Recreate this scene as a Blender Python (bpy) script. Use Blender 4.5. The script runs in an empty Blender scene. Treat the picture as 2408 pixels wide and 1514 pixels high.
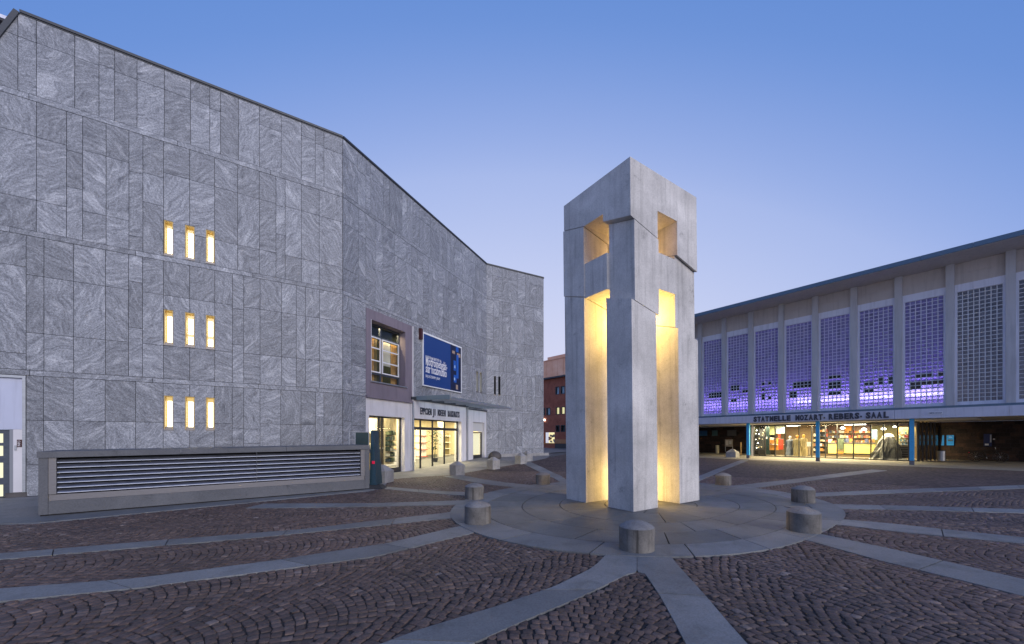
import bpy, math, random, numpy as np
from mathutils import Vector
from mathutils.geometry import delaunay_2d_cdt
random.seed(7); rng = np.random.default_rng(7)
R = math.radians
scene = bpy.context.scene
col = scene.collection

# ------------------------------------------------------------------ camera, world, sun, exposure
F, HZ, CX, CH = 931.0, 1029.0, 1203.5, 1.6      # focal length, horizon and centre in units of a 2407 px wide picture; eye height in m
cd = bpy.data.cameras.new('camera'); cam = bpy.data.objects.new('camera', cd); col.objects.link(cam)
cam.location = (0, 0, CH); cam.rotation_euler = (R(90), 0, 0)
cd.sensor_width = 36; cd.lens = 36*F/2407; cd.shift_y = (HZ-757)/2407; cd.clip_start = .05; cd.clip_end = 3000
scene.camera = cam
w = bpy.data.worlds.new('World'); scene.world = w; w.use_nodes = True
nt = w.node_tree; bg = nt.nodes['Background']
SUN_AZ, SUN_EL = 137, 8.0      # compass style azimuth of the afterglow, measured from +Y (north) clockwise
sky = nt.nodes.new('ShaderNodeTexSky'); sky.sky_type = 'NISHITA'; sky.sun_disc = False
sky.sun_elevation = R(SUN_EL); sky.sun_rotation = R(SUN_AZ); sky.altitude = 100; sky.air_density = 1.0; sky.dust_density = .3; sky.ozone_density = 4
# dusk sky: blue overhead, paling towards the horizon and towards the twilight glow low in the north, over a share of the Nishita sky
def wn(t_, **k):
    x = nt.nodes.new(t_)
    for a, b in k.items(): setattr(x, a, b)
    return x
def wm(op, a, b):
    x = wn('ShaderNodeMath', operation=op)
    for i, v in enumerate((a, b)):
        if isinstance(v, (int, float)): x.inputs[i].default_value = v
        else: nt.links.new(v, x.inputs[i])
    return x.outputs[0]
tcw = wn('ShaderNodeTexCoord'); sx = wn('ShaderNodeSeparateXYZ'); nt.links.new(tcw.outputs['Generated'], sx.inputs[0])
ya = wm('MAXIMUM', wm('MAXIMUM', sx.outputs[1], wm('MULTIPLY', sx.outputs[1], -.8)), wm('MULTIPLY', wm('ABSOLUTE', sx.outputs[0], 0), .62)); za_ = wm('MAXIMUM', sx.outputs[2], 0.0)
tt_ = wm('ADD', wm('MULTIPLY', ya, .6), wm('SUBTRACT', .4, wm('MULTIPLY', za_, .4)))
cr = wn('ShaderNodeValToRGB'); els = cr.color_ramp.elements; cr.color_ramp.interpolation = 'B_SPLINE'
srgb = lambda c: tuple(((v/255+.055)/1.055)**2.4 for v in c)+(1,)
for k_, (p_, c_) in enumerate(((0, (72,108,186)), (.40, (92,133,206)), (.52, (106,146,216)), (.60, (138,165,225)), (.68, (165,184,234)), (.84, (206,213,243)), (1.0, (222,218,238)))):
    e_ = els[k_] if k_ < 2 else els.new(p_)
    e_.position = p_; e_.color = srgb(c_)
nt.links.new(tt_, cr.inputs[0])
sc_ = wn('ShaderNodeVectorMath', operation='SCALE'); sc_.inputs['Scale'].default_value = 1/.15; nt.links.new(cr.outputs[0], sc_.inputs[0])
mxw = wn('ShaderNodeMix', data_type='RGBA'); mxw.inputs[0].default_value = .08; nt.links.new(sc_.outputs[0], mxw.inputs[6]); nt.links.new(sky.outputs[0], mxw.inputs[7])
nt.links.new(mxw.outputs[2], bg.inputs[0]); bg.inputs[1].default_value = 0.15
sd = bpy.data.lights.new('sun', 'SUN'); sd.energy = 1.9; sd.angle = R(34); sd.color = (1, .92, .87)
so = bpy.data.objects.new('sun', sd); col.objects.link(so)
az, el = R(SUN_AZ), R(18)
dv = Vector((math.sin(az)*math.cos(el), math.cos(az)*math.cos(el), math.sin(el)))
so.rotation_euler = dv.to_track_quat('Z', 'Y').to_euler(); so.location = (10, -20, 20)
scene.view_settings.view_transform = 'Standard'; scene.view_settings.look = 'None'
scene.view_settings.gamma = 1; scene.view_settings.use_curve_mapping = False
scene.view_settings.exposure = 0.08
scene.render.engine = 'CYCLES'
scene.cycles.max_bounces = 6; scene.cycles.transparent_max_bounces = 12; scene.cycles.sample_clamp_indirect = 6

# ------------------------------------------------------------------ materials
def mat(name, c=(.5,.5,.5), rough=.6, metal=0, emit=None, es=0, spec=.5):
    m = bpy.data.materials.new(name); m.use_nodes = True
    b = m.node_tree.nodes['Principled BSDF']
    b.inputs['Base Color'].default_value = (*c, 1); b.inputs['Roughness'].default_value = rough
    b.inputs['Metallic'].default_value = metal; b.inputs['Specular IOR Level'].default_value = spec
    if emit: b.inputs['Emission Color'].default_value = (*emit, 1); b.inputs['Emission Strength'].default_value = es
    return m
class NT:
    def __init__(s, m): s.m = m; s.t = m.node_tree; s.b = s.t.nodes['Principled BSDF']
    def n(s, typ, **kw):
        x = s.t.nodes.new(typ)
        for k, v in kw.items():
            if k.startswith('i_'): x.inputs[k[2:].replace('_', ' ')].default_value = v
            else: setattr(x, k, v)
        return x
    def l(s, a, b): s.t.links.new(a, b)
    def coord(s, kind='Object', scale=(1,1,1), rot=(0,0,0)):
        t = s.n('ShaderNodeTexCoord'); mp = s.n('ShaderNodeMapping'); mp.inputs['Scale'].default_value = scale; mp.inputs['Rotation'].default_value = rot
        s.l(t.outputs[kind], mp.inputs['Vector']); return mp.outputs[0]
    def noise(s, vec, scale, detail=4, rough=.55, dist=0):
        x = s.n('ShaderNodeTexNoise'); x.inputs['Scale'].default_value = scale; x.inputs['Detail'].default_value = detail
        x.inputs['Roughness'].default_value = rough; x.inputs['Distortion'].default_value = dist
        if vec is not None: s.l(vec, x.inputs['Vector'])
        return x.outputs['Fac']
    def ramp(s, fac, stops):
        x = s.n('ShaderNodeValToRGB'); e = x.color_ramp.elements
        for i, (p, c) in enumerate(stops):
            if i > 1: e.new(p)
            e[i].position = p; e[i].color = (*c, 1) if len(c) == 3 else c
        s.l(fac, x.inputs[0]); return x.outputs[0]
    def mix(s, fac, a, b, mode='MIX'):
        x = s.n('ShaderNodeMix', data_type='RGBA', blend_type=mode)
        for inp, v in ((x.inputs[0], fac), (x.inputs[6], a), (x.inputs[7], b)):
            if isinstance(v, (int, float)): inp.default_value = v
            elif isinstance(v, tuple): inp.default_value = (*v, 1)
            else: s.l(v, inp)
        return x.outputs[2]
    def attr(s, name='rnd'):
        x = s.n('ShaderNodeAttribute', attribute_name=name); return x.outputs['Fac']
    def bump(s, h, strength=.3, dist=.01):
        x = s.n('ShaderNodeBump'); x.inputs['Strength'].default_value = strength; x.inputs['Distance'].default_value = dist
        s.l(h, x.inputs['Height']); s.l(x.outputs[0], s.b.inputs['Normal'])
    def color(s, c): s.l(c, s.b.inputs['Base Color'])
def g(v): return (v, v, v)

def m_granite():
    m = mat('gneiss_cladding', rough=.55, spec=.35); t = NT(m)
    v = t.coord('UV')
    warp = t.n('ShaderNodeTexNoise'); warp.inputs['Scale'].default_value = .9; warp.inputs['Detail'].default_value = 2; t.l(v, warp.inputs['Vector'])
    va = t.n('ShaderNodeVectorMath', operation='MULTIPLY_ADD'); va.inputs[1].default_value = (1.15, 1.15, 0); t.l(warp.outputs['Color'], va.inputs[0]); t.l(v, va.inputs[2])
    mp = t.n('ShaderNodeMapping'); mp.inputs['Scale'].default_value = (1.0, 4.6, 1); t.l(va.outputs[0], mp.inputs['Vector'])
    streak = t.noise(mp.outputs[0], 2.3, 9, .70, .3)
    base = t.ramp(streak, [(.30, (.13,.135,.15)), (.44, (.24,.245,.255)), (.56, (.315,.32,.33)), (.72, (.50,.50,.50))])
    mp2 = t.n('ShaderNodeMapping'); mp2.inputs['Scale'].default_value = (.55, 2.0, 1); mp2.inputs['Location'].default_value = (3.3, 1.7, 0); t.l(va.outputs[0], mp2.inputs['Vector'])
    pat = t.ramp(t.noise(mp2.outputs[0], 1.5, 4, .6, .5), [(.585, g(0)), (.66, g(1))])
    c = t.mix(t.mix(.42, (0,0,0), pat), base, (.60,.595,.59))
    dk = t.ramp(t.noise(mp2.outputs[0], 3.4, 5, .7), [(.34, g(1)), (.42, g(0))])
    c = t.mix(t.mix(.6, (0,0,0), dk), c, (.12,.125,.14))
    sp = t.noise(v, 19, 4, .8)
    c = t.mix(1.0, c, t.ramp(sp, [(.32, g(.55)), (.5, g(1.0)), (.68, g(1.4))]), 'MULTIPLY')
    sp2 = t.noise(v, 45, 2, .7)
    c = t.mix(1.0, c, t.ramp(sp2, [(.3, g(.6)), (.5, g(1.0)), (.7, g(1.35))]), 'MULTIPLY')
    rv = t.ramp(t.attr(), [(0, g(.84)), (1, g(1.15))])
    c = t.mix(1.0, c, rv, 'MULTIPLY'); c = t.mix(1.0, c, (.86,.89,.96), 'MULTIPLY')
    t.color(c); t.bump(sp, .25, .004); return m
def m_concrete(name, lo, hi, streak=True, rough=.8, vscale=1.0, dirt=.5, dk=.55):
    m = mat(name, rough=rough, spec=.25); t = NT(m)
    v = t.coord('Object')
    big = t.noise(v, .8*vscale, 6, .6, .3)
    c = t.ramp(big, [(.3, lo), (.7, hi)])
    if streak:
        vs = t.coord('Object', (5.5, 5.5, .28))
        st = t.ramp(t.noise(vs, 1.6, 6, .62), [(.3, g(dk)), (.46, g(.97)), (.7, g(1.08))])
        c = t.mix(dirt, c, t.mix(1.0, c, st, 'MULTIPLY'))
    pit = t.noise(v, 38, 3, .7)
    c = t.mix(1.0, c, t.ramp(pit, [(.3, g(.82)), (.5, g(1)), (.7, g(1.12))]), 'MULTIPLY')
    spot = t.ramp(t.noise(v, 2.2*vscale**.5, 7, .78, .4), [(.28, g(.45)), (.40, g(.93)), (.6, g(1.02))])
    c = t.mix(1.0, c, spot, 'MULTIPLY')
    t.color(c); t.bump(pit, .35, .006); return m
def m_stone(name, c0, c1, scale=1.0, rough=.7):
    m = mat(name, rough=rough, spec=.4); t = NT(m); v = t.coord('Object')
    c = t.ramp(t.noise(v, .9*scale, 5, .6, .2), [(.3, c0), (.7, c1)])
    f = t.noise(v, 60*scale, 3, .7)
    c = t.mix(1.0, c, t.ramp(f, [(.3, g(.75)), (.5, g(1)), (.7, g(1.2))]), 'MULTIPLY')
    st = t.ramp(t.noise(v, 2.2, 6, .7, .6), [(.3, g(.68)), (.5, g(1))])
    c = t.mix(1.0, c, st, 'MULTIPLY')
    rv = t.ramp(t.attr(), [(0, g(.82)), (1, g(1.15))]); c = t.mix(1.0, c, rv, 'MULTIPLY')
    t.color(c); t.bump(f, .3, .004); return m
def m_cobble():
    m = mat('cobble_stone', rough=.62, spec=.5); t = NT(m); v = t.coord('Object')
    c = t.ramp(t.attr(), [(0, (.050,.034,.029)), (.3, (.092,.060,.048)), (.6, (.116,.076,.061)), (.86, (.150,.104,.085)), (1, (.25,.20,.175))])
    f = t.noise(v, 34, 4, .7)
    c = t.mix(1.0, c, t.ramp(f, [(.3, g(.6)), (.5, g(1)), (.7, g(1.3))]), 'MULTIPLY')
    b = t.ramp(t.noise(v, .45, 4, .6), [(.3, g(.75)), (.65, g(1.2))]); c = t.mix(1.0, c, b, 'MULTIPLY')
    t.color(c); t.bump(f, .6, .008); return m
def m_cobble_far():
    m = mat('distant_cobbles', rough=.8, spec=.3); t = NT(m); v = t.coord('Object')
    vo = t.n('ShaderNodeTexVoronoi', feature='F1'); vo.inputs['Scale'].default_value = 9.5; t.l(v, vo.inputs['Vector'])
    vc = t.n('ShaderNodeSeparateColor'); t.l(vo.outputs['Color'], vc.inputs[0])
    c = t.ramp(vc.outputs[0], [(0, (.065,.043,.040)), (1, (.14,.10,.09))])
    d = t.ramp(vo.outputs['Distance'], [(.35, g(1)), (.75, g(.4))]); c = t.mix(1.0, c, d, 'MULTIPLY')
    b = t.ramp(t.noise(v, .45, 4, .6), [(.3, g(.75)), (.65, g(1.2))]); c = t.mix(1.0, c, b, 'MULTIPLY')
    t.color(c); t.bump(vo.outputs['Distance'], -.5, .02); return m
def m_glass(name='window_glass', tint=(.93,.95,.95), refl=.5, ior=1.5):
    m = bpy.data.materials.new(name); m.use_nodes = True; t = m.node_tree; t.nodes.clear()
    o = t.nodes.new('ShaderNodeOutputMaterial'); mx = t.nodes.new('ShaderNodeMixShader')
    tr = t.nodes.new('ShaderNodeBsdfTransparent'); gl = t.nodes.new('ShaderNodeBsdfGlossy'); fr = t.nodes.new('ShaderNodeFresnel')
    fr.inputs[0].default_value = ior; tr.inputs[0].default_value = (*tint, 1); gl.inputs['Roughness'].default_value = .01; gl.inputs[0].default_value = (refl*1.6,)*3+(1,)
    ge = t.nodes.new('ShaderNodeNewGeometry'); iv = t.nodes.new('ShaderNodeMath'); iv.operation = 'SUBTRACT'; iv.inputs[0].default_value = 1; t.links.new(ge.outputs['Backfacing'], iv.inputs[1])
    mu = t.nodes.new('ShaderNodeMath'); mu.operation = 'MULTIPLY'; t.links.new(fr.outputs[0], mu.inputs[0]); t.links.new(iv.outputs[0], mu.inputs[1]); t.links.new(mu.outputs[0], mx.inputs[0]); t.links.new(tr.outputs[0], mx.inputs[1]); t.links.new(gl.outputs[0], mx.inputs[2]); t.links.new(mx.outputs[0], o.inputs[0])
    return m
def m_block(name, dcol, tcol, k):
    m = bpy.data.materials.new(name); m.use_nodes = True; t = m.node_tree; b = t.nodes['Principled BSDF']
    b.inputs['Roughness'].default_value = .25
    N = NT(m); v = N.coord('Object'); f = N.noise(v, 9, 2, .5)
    c = N.mix(1.0, dcol, N.ramp(N.attr(), [(0, g(.75)), (1, g(1.25))]), 'MULTIPLY'); N.color(c)
    tr = t.nodes.new('ShaderNodeBsdfTranslucent'); tr.inputs[0].default_value = (*tcol, 1)
    c2 = N.mix(1.0, tcol, N.ramp(N.attr(), [(0, g(.88)), (1, g(1.08))]), 'MULTIPLY'); N.l(c2, tr.inputs[0])
    mx = t.nodes.new('ShaderNodeMixShader'); mx.inputs[0].default_value = k
    o = t.nodes['Material Output']; t.links.new(b.outputs[0], mx.inputs[1]); t.links.new(tr.outputs[0], mx.inputs[2]); t.links.new(mx.outputs[0], o.inputs[0])
    N.bump(f, .4, .01)
    return m
def m_stucco(name, c, var=.08, bump=.25):
    m = mat(name, c, .85, spec=.2); t = NT(m); v = t.coord('Object')
    k = t.ramp(t.noise(v, .9, 5, .6), [(.3, g(1-var)), (.7, g(1+var))]); cc = t.mix(1.0, c, k, 'MULTIPLY')
    vs = t.coord('Object', (4, 4, .3)); s2 = t.ramp(t.noise(vs, 1.5, 5, .6), [(.32, g(.86)), (.5, g(1))]); cc = t.mix(1.0, cc, s2, 'MULTIPLY')
    t.color(cc); t.bump(t.noise(v, 70, 3, .7), bump, .004); return m
def m_wood(name, c0, c1, rough=.5, es=0):
    m = mat(name, rough=rough); t = NT(m); v = t.coord('Object', (2, 2, .5))
    c = t.ramp(t.noise(v, 4, 5, .6, 1), [(.3, c0), (.7, c1)]); t.color(c); return m
def m_metal(name, c, rough=.35, metal=.8):
    m = mat(name, c, rough, metal); t = NT(m); v = t.coord('Object', (3, 3, 14))
    f = t.noise(v, 3, 4, .6); t.color(t.mix(1.0, c, t.ramp(f, [(.3, g(.82)), (.7, g(1.15))]), 'MULTIPLY'))
    rr = t.ramp(f, [(.3, g(rough*.8)), (.7, g(min(1, rough*1.3)))]); t.l(rr, t.b.inputs['Roughness']); return m
def m_emit(name, c, s): return mat(name, (.02,.02,.02), .6, 0, c, s)
def m_copper():
    m = mat('copper_cladding', (.62,.30,.18), .45, .35); t = NT(m); v = t.coord('Object')
    c = t.ramp(t.noise(v, .7, 5, .6), [(.3, (.80,.36,.20)), (.7, (.95,.55,.36))]); t.color(c); return m
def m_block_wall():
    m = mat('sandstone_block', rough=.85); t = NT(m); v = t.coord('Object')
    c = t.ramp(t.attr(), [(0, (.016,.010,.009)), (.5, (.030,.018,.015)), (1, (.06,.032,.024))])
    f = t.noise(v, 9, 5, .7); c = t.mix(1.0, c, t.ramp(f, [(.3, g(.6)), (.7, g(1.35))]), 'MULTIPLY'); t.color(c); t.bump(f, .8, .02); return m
def m_attrcolor(name, rough=.6):
    m = mat(name, rough=rough); t = NT(m)
    x = t.n('ShaderNodeAttribute', attribute_name='tint'); t.color(x.outputs['Color']); return m

M = dict(
 granite=m_granite(), concrete=m_concrete('tower_concrete', (.42,.405,.39), (.68,.655,.63), True, .75, 1, .6, .55),
 bollard=m_concrete('bollard_concrete', (.10,.092,.085), (.25,.235,.215), True, .85, 2.2, 1.0, .22),
 cube=m_stone('cube_bollard_stone', (.26,.255,.255), (.36,.355,.35), 1.5),
 slab=m_stone('paving_granite', (.148,.152,.155), (.215,.218,.215), 1, .6), ring=m_stone('ring_granite', (.105,.107,.103), (.175,.175,.168), 1, .55),
 cobble=m_cobble(), cobblefar=m_cobble_far(), joint=m_stone('joint_sand', (.030,.026,.025), (.055,.047,.044), 2, .9),
 ground=m_stone('plaza_ground', (.10,.10,.10), (.16,.158,.155), .5, .8), pave=m_stone('light_pavement', (.22,.215,.21), (.30,.29,.28), .7, .75),
 canpave=m_stone('canopy_pavement', (.26,.24,.20), (.36,.33,.28), .7, .7), stucco=m_stucco('white_stucco', (.66,.65,.68)), mauve=m_stucco('mauve_stucco', (.20,.175,.215)),
 palepanel=m_stucco('pale_blue_panel', (.50,.53,.66), .05, .8), dark=mat('dark_frame', (.03,.032,.036), .4), darkwall=mat('shadow_joint', (.035,.037,.042), .9),
 coping=m_metal('roof_coping', (.07,.075,.085), .5, .5), glass=m_glass(), canglass=m_glass('canopy_glass', (.88,.94,.96), .6, 1.08),
 sheetsteel=m_metal('galvanised_steel', (.38,.40,.43), .45, .7), teal=m_metal('blue_edge_flashing', (.10,.155,.21), .4, .3),
 boxmetal=m_concrete('vent_box_concrete', (.095,.10,.115), (.145,.15,.165), False, .6, .8), boxlight=m_metal('vent_end_plate', (.17,.165,.175), .5, .2),
 slat=m_metal('polished_slat', (.24,.26,.32), .42, .8), interiordark=mat('vent_interior', (.012,.010,.010), .9),
 tealpost=m_metal('post_blue_paint', (.05,.42,.75), .4, .0), soffit=m_stucco('soffit_plaster', (.60,.56,.54), .05), ceil=m_stucco('canopy_ceiling', (.36,.31,.26), .05),
 beige=m_stucco('beige_panel', (.52,.47,.44), .06), pillar=m_stucco('pillar_render', (.50,.49,.50), .05), whiteband=m_stucco('pale_band', (.70,.71,.80), .04), fascia=m_stucco('fascia_plaster', (.62,.62,.70), .06),
 block=m_block('glass_block', (.10,.125,.14), (.72,.70,.85), .38), blockdark=mat('clear_dark_block', (.006,.006,.012), .15), mortar=m_stucco('block_mortar', (.66,.66,.68), .05),
 brickface=m_block_wall(), brickred=m_stone('red_brickwork', (.34,.10,.06), (.45,.15,.09), 1.2, .85), copper=m_copper(),
 curtain=m_wood('curtain_ochre', (.30,.17,.06), (.55,.35,.15), .8), curtainw=m_stucco('curtain_white', (.6,.6,.58)),
 whitepaint=mat('white_paint', (.75,.77,.80), .35), blueframe=m_metal('slate_blue_frame', (.07,.085,.11), .4, .3),
 cream=m_stucco('interior_cream', (.66,.58,.40), .04), lobbyfloor=m_stone('lobby_floor', (.40,.36,.28), (.5,.46,.36), 1, .25), whitecount=mat('white_counter', (.75,.72,.65), .4),
 blind=m_emit('lit_blind', (1, .66, .22), .9), blindhot=m_emit('lit_blind_core', (1, .88, .58), 6.0), reveal=mat('window_reveal_brass', (.55,.38,.12), .5), sillmetal=m_metal('sill_metal', (.22,.20,.19), .4, .5),
 lamp=m_emit('lamp_warm', (1, .86, .55), 14), lampwhite=m_emit('lamp_white', (1, .93, .78), 9), violet=m_emit('violet_tube', (.32,.22,1), 10),
 banner=mat('banner_blue', (.010,.045,.20), .5), bannerpic=mat('banner_picture', (.006,.012,.05), .5), printw=mat('print_white', (.75,.75,.78), .6), bluebright=mat('print_bright_blue', (.03,.18,.65), .5), skinprint=mat('print_beige', (.5,.40,.30), .6),
 letter=mat('sign_letter_dark', (.05,.055,.075), .5), green=mat('dark_green_board', (.012,.035,.035), .6), tarp=m_metal('fence_sheet', (.015,.040,.046), .55, .1), rubber=mat('rubber_foot', (.02,.022,.026), .8), red=mat('red_reflector_glow', (.75,.01,.06), .4, 0, (1,.0,.05), .06),  # red: the reflector's glow is put in as faint emission
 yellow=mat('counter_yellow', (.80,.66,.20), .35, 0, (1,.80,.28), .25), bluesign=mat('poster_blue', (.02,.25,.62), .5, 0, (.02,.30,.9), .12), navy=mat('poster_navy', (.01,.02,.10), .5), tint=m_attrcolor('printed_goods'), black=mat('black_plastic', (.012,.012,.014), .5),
 chrome=m_metal('brushed_bin', (.5,.5,.5), .4, .7), orange=mat('orange_panel', (.65,.27,.04), .6), redcloth=mat('red_cloth', (.42,.04,.015), .8), khaki=m_wood('khaki_cloth', (.12,.09,.04), (.3,.24,.12), .9), navycloth=m_wood('navy_cloth', (.02,.03,.06), (.25,.28,.35), .9),
 drape=m_wood('black_crinkled_drape', (.012,.012,.014), (.16,.16,.16), .35), brownplate=mat('brown_plate', (.05,.010,.010), .5), leaf=mat('plant_leaf', (.03,.05,.02), .6), boulder=m_stone('boulder_stone', (.06,.055,.055), (.12,.11,.11), 2))

# ------------------------------------------------------------------ mesh helpers
class MB:
    def __init__(s): s.v = []; s.f = []; s.uv = []; s.r = []; s.t = []; s.mi = []
    def face(s, pts, rnd=None, uv=None, tint=None, mi=0):
        i = len(s.v); s.v += [tuple(p) for p in pts]; s.f.append(tuple(range(i, i+len(pts))))
        s.r.append(.5 if rnd is None else rnd); s.uv.append(uv); s.t.append(tint or (.5,.5,.5)); s.mi.append(mi)
    def hexa(s, b, t, rnd=None, tint=None):      # bottom 4, top 4 points, counter-clockwise from above
        for q in ([b[3],b[2],b[1],b[0]], t, [b[0],b[1],t[1],t[0]], [b[1],b[2],t[2],t[1]], [b[2],b[3],t[3],t[2]], [b[3],b[0],t[0],t[3]]): s.face(q, rnd, None, tint)
    def box(s, x0, x1, y0, y1, z0, z1, rnd=None, tint=None):
        s.hexa([(x0,y0,z0),(x1,y0,z0),(x1,y1,z0),(x0,y1,z0)], [(x0,y0,z1),(x1,y0,z1),(x1,y1,z1),(x0,y1,z1)], rnd, tint)
    def tube(s, a, b, r, n=8, r2=None, caps=True):
        a, b = Vector(a), Vector(b); d = (b-a).normalized(); u = d.orthogonal().normalized(); w_ = d.cross(u); r2 = r if r2 is None else r2
        A = [a+(u*math.cos(k*2*math.pi/n)+w_*math.sin(k*2*math.pi/n))*r for k in range(n)]
        B = [b+(u*math.cos(k*2*math.pi/n)+w_*math.sin(k*2*math.pi/n))*r2 for k in range(n)]
        for k in range(n): s.face([A[k], A[(k+1)%n], B[(k+1)%n], B[k]])
        if caps: s.face(A[::-1]); s.face(B)
    def lathe(s, c, prof, n=24, wob=0, seed=0):
        rr = random.Random(seed); c = Vector(c); ph = rr.random()*6
        rings = [[c+Vector((math.cos(a)*r*(1+wob*math.sin(3*a+ph+z*3)), math.sin(a)*r*(1+wob*math.cos(2*a+ph)), z)) for a in [k*2*math.pi/n for k in range(n)]] for r, z in prof]
        for i in range(len(rings)-1):
            for k in range(n): s.face([rings[i][k], rings[i][(k+1)%n], rings[i+1][(k+1)%n], rings[i+1][k]])
        s.face(rings[0][::-1]); s.face(rings[-1])
    def build(s, name, m, parent=None, smooth=False, merge=False):
        o3 = Vector((0,0,0)) if parent is None else world_loc(parent)
        me = bpy.data.meshes.new(name)
        me.from_pydata([(p[0]-o3[0], p[1]-o3[1], p[2]-o3[2]) for p in s.v], [], s.f)
        for mm in (m if isinstance(m, (list, tuple)) else [m]): me.materials.append(mm)
        if any(s.mi): me.polygons.foreach_set('material_index', s.mi)
        a = me.attributes.new('rnd', 'FLOAT', 'FACE'); a.data.foreach_set('value', s.r)
        if any(t != (.5,.5,.5) for t in s.t):
            a = me.attributes.new('tint', 'FLOAT_COLOR', 'FACE'); a.data.foreach_set('color', [c for t in s.t for c in (*t, 1)])
        if any(u is not None for u in s.uv):
            l = me.uv_layers.new(name='UVMap'); flat = []
            for f, u in zip(s.f, s.uv):
                for k in range(len(f)): flat += list(u[k]) if u else [0, 0]
            l.data.foreach_set('uv', flat)
        if merge or smooth:
            import bmesh
            bm = bmesh.new(); bm.from_mesh(me); bmesh.ops.remove_doubles(bm, verts=bm.verts, dist=.0005)
            bm.to_mesh(me); bm.free()
        if smooth:
            for p in me.polygons: p.use_smooth = True
            try: me.set_sharp_from_angle(angle=R(40))
            except Exception: pass
        o = bpy.data.objects.new(name, me); col.objects.link(o); o.parent = parent
        return o
def world_loc(o):
    v = Vector(o.location)
    while o.parent: o = o.parent; v += Vector(o.location)
    return v
def tag(o, label=None, cat=None, group=None, kind=None):
    if label: o['label'] = label
    if cat: o['category'] = cat
    if group: o['group'] = group
    if kind: o['kind'] = kind
    return o
def empty(name, loc, label=None, cat=None, group=None, kind=None, parent=None):
    o = bpy.data.objects.new(name, None); col.objects.link(o); o.location = loc; o.parent = parent; o.empty_display_size = .2
    return tag(o, label, cat, group, kind)
def text(s, size, M_, parent, origin, dx, up, extrude=.01, off=0.0, name='lettering', width=None, align='LEFT'):
    """flat or raised letters as a mesh; origin = lower left point, dx = reading direction, up = up direction"""
    cu = bpy.data.curves.new(name, 'FONT'); cu.body = s; cu.size = size; cu.extrude = extrude; cu.offset = off; cu.align_x = align; cu.resolution_u = 2
    ob = bpy.data.objects.new(name, cu); col.objects.link(ob)
    dg = bpy.context.evaluated_depsgraph_get(); me = bpy.data.meshes.new_from_object(ob.evaluated_get(dg))
    bpy.data.objects.remove(ob); bpy.data.curves.remove(cu)
    xs = [v.co.x for v in me.vertices]; k = 1
    if width and xs: k = width/(max(xs)-min(xs))
    dx, up = Vector(dx).normalized(), Vector(up).normalized(); nn = dx.cross(up); o3 = world_loc(parent) if parent else Vector()
    for v in me.vertices:
        p = Vector(origin)+dx*(v.co.x*k)+up*v.co.y+nn*v.co.z; v.co = p-o3
    me.materials.clear(); me.materials.append(M_)
    o = bpy.data.objects.new(name, me); col.objects.link(o); o.parent = parent; return o

def smooth01(t): t = max(0., min(1., t)); return t*t*(3-2*t)
def G(x, y): return .34*smooth01((y-17)/11)*(1-smooth01((x-4)/8))     # the square climbs gently towards the far street on the left
def gp(px, py):
    x = (px-CX)/F; z = 0.
    for _ in range(12):
        Y = F*(CH-z)/(py-HZ); z = .5*z+.5*G(x*Y, Y)
    return (x*Y, Y)
class Frame:
    """a vertical wall plane; n is its outward normal; o is the distance outwards"""
    def __init__(s, P, Q):
        s.P = Vector((P[0], P[1])); d = Vector((Q[0], Q[1]))-s.P; s.L = d.length; s.d = d.normalized(); s.n = Vector((s.d.y, -s.d.x))
        if s.n.dot(-s.P) < 0: s.n = -s.n
    def pt(s, a, z, o=0): p = s.P+s.d*a+s.n*o; return (p.x, p.y, z)
    def s(s, px, o=0):
        k = (px-CX)/F; A = s.P+s.n*o
        return (k*A.y-A.x)/(s.d.x-k*s.d.y)
    def z(s, px, py, o=0):
        a = s.s(px, o); Y = (s.P+s.d*a+s.n*o).y; return CH+(HZ-py)*Y/F
    def box(s, mb, a0, a1, z0, z1, o0, o1, rnd=None, tint=None):
        b = [s.pt(a0,z0,o1), s.pt(a1,z0,o1), s.pt(a1,z0,o0), s.pt(a0,z0,o0)]; t = [s.pt(a0,z1,o1), s.pt(a1,z1,o1), s.pt(a1,z1,o0), s.pt(a0,z1,o0)]
        mb.hexa(b, t, rnd, tint)
    def B(s, name, m, parent, *a, **k):
        mb = MB(); s.box(mb, *a, **k); return mb.build(name, m, parent)
def rect_minus(rects, h):
    out = []
    for (a0,a1,z0,z1) in rects:
        if h[0] >= a1-1e-4 or h[1] <= a0+1e-4 or h[2] >= z1-1e-4 or h[3] <= z0+1e-4: out.append((a0,a1,z0,z1)); continue
        if h[2] > z0: out.append((a0,a1,z0,h[2]))
        if h[3] < z1: out.append((a0,a1,h[3],z1))
        m0, m1 = max(z0,h[2]), min(z1,h[3])
        if h[0] > a0: out.append((a0,h[0],m0,m1))
        if h[1] < a1: out.append((h[1],a1,m0,m1))
    return [r for r in out if r[1]-r[0] > .012 and r[3]-r[2] > .012]
def clip(poly, a, b, c):      # keep a*x+b*y+c >= 0
    out = []
    for i in range(len(poly)):
        p, q = poly[i], poly[(i+1)%len(poly)]; dp, dq = a*p[0]+b*p[1]+c, a*q[0]+b*q[1]+c
        if dp >= 0: out.append(p)
        if (dp >= 0) != (dq >= 0):
            t = dp/(dp-dq); out.append((p[0]+(q[0]-p[0])*t, p[1]+(q[1]-p[1])*t))
    return out
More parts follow.
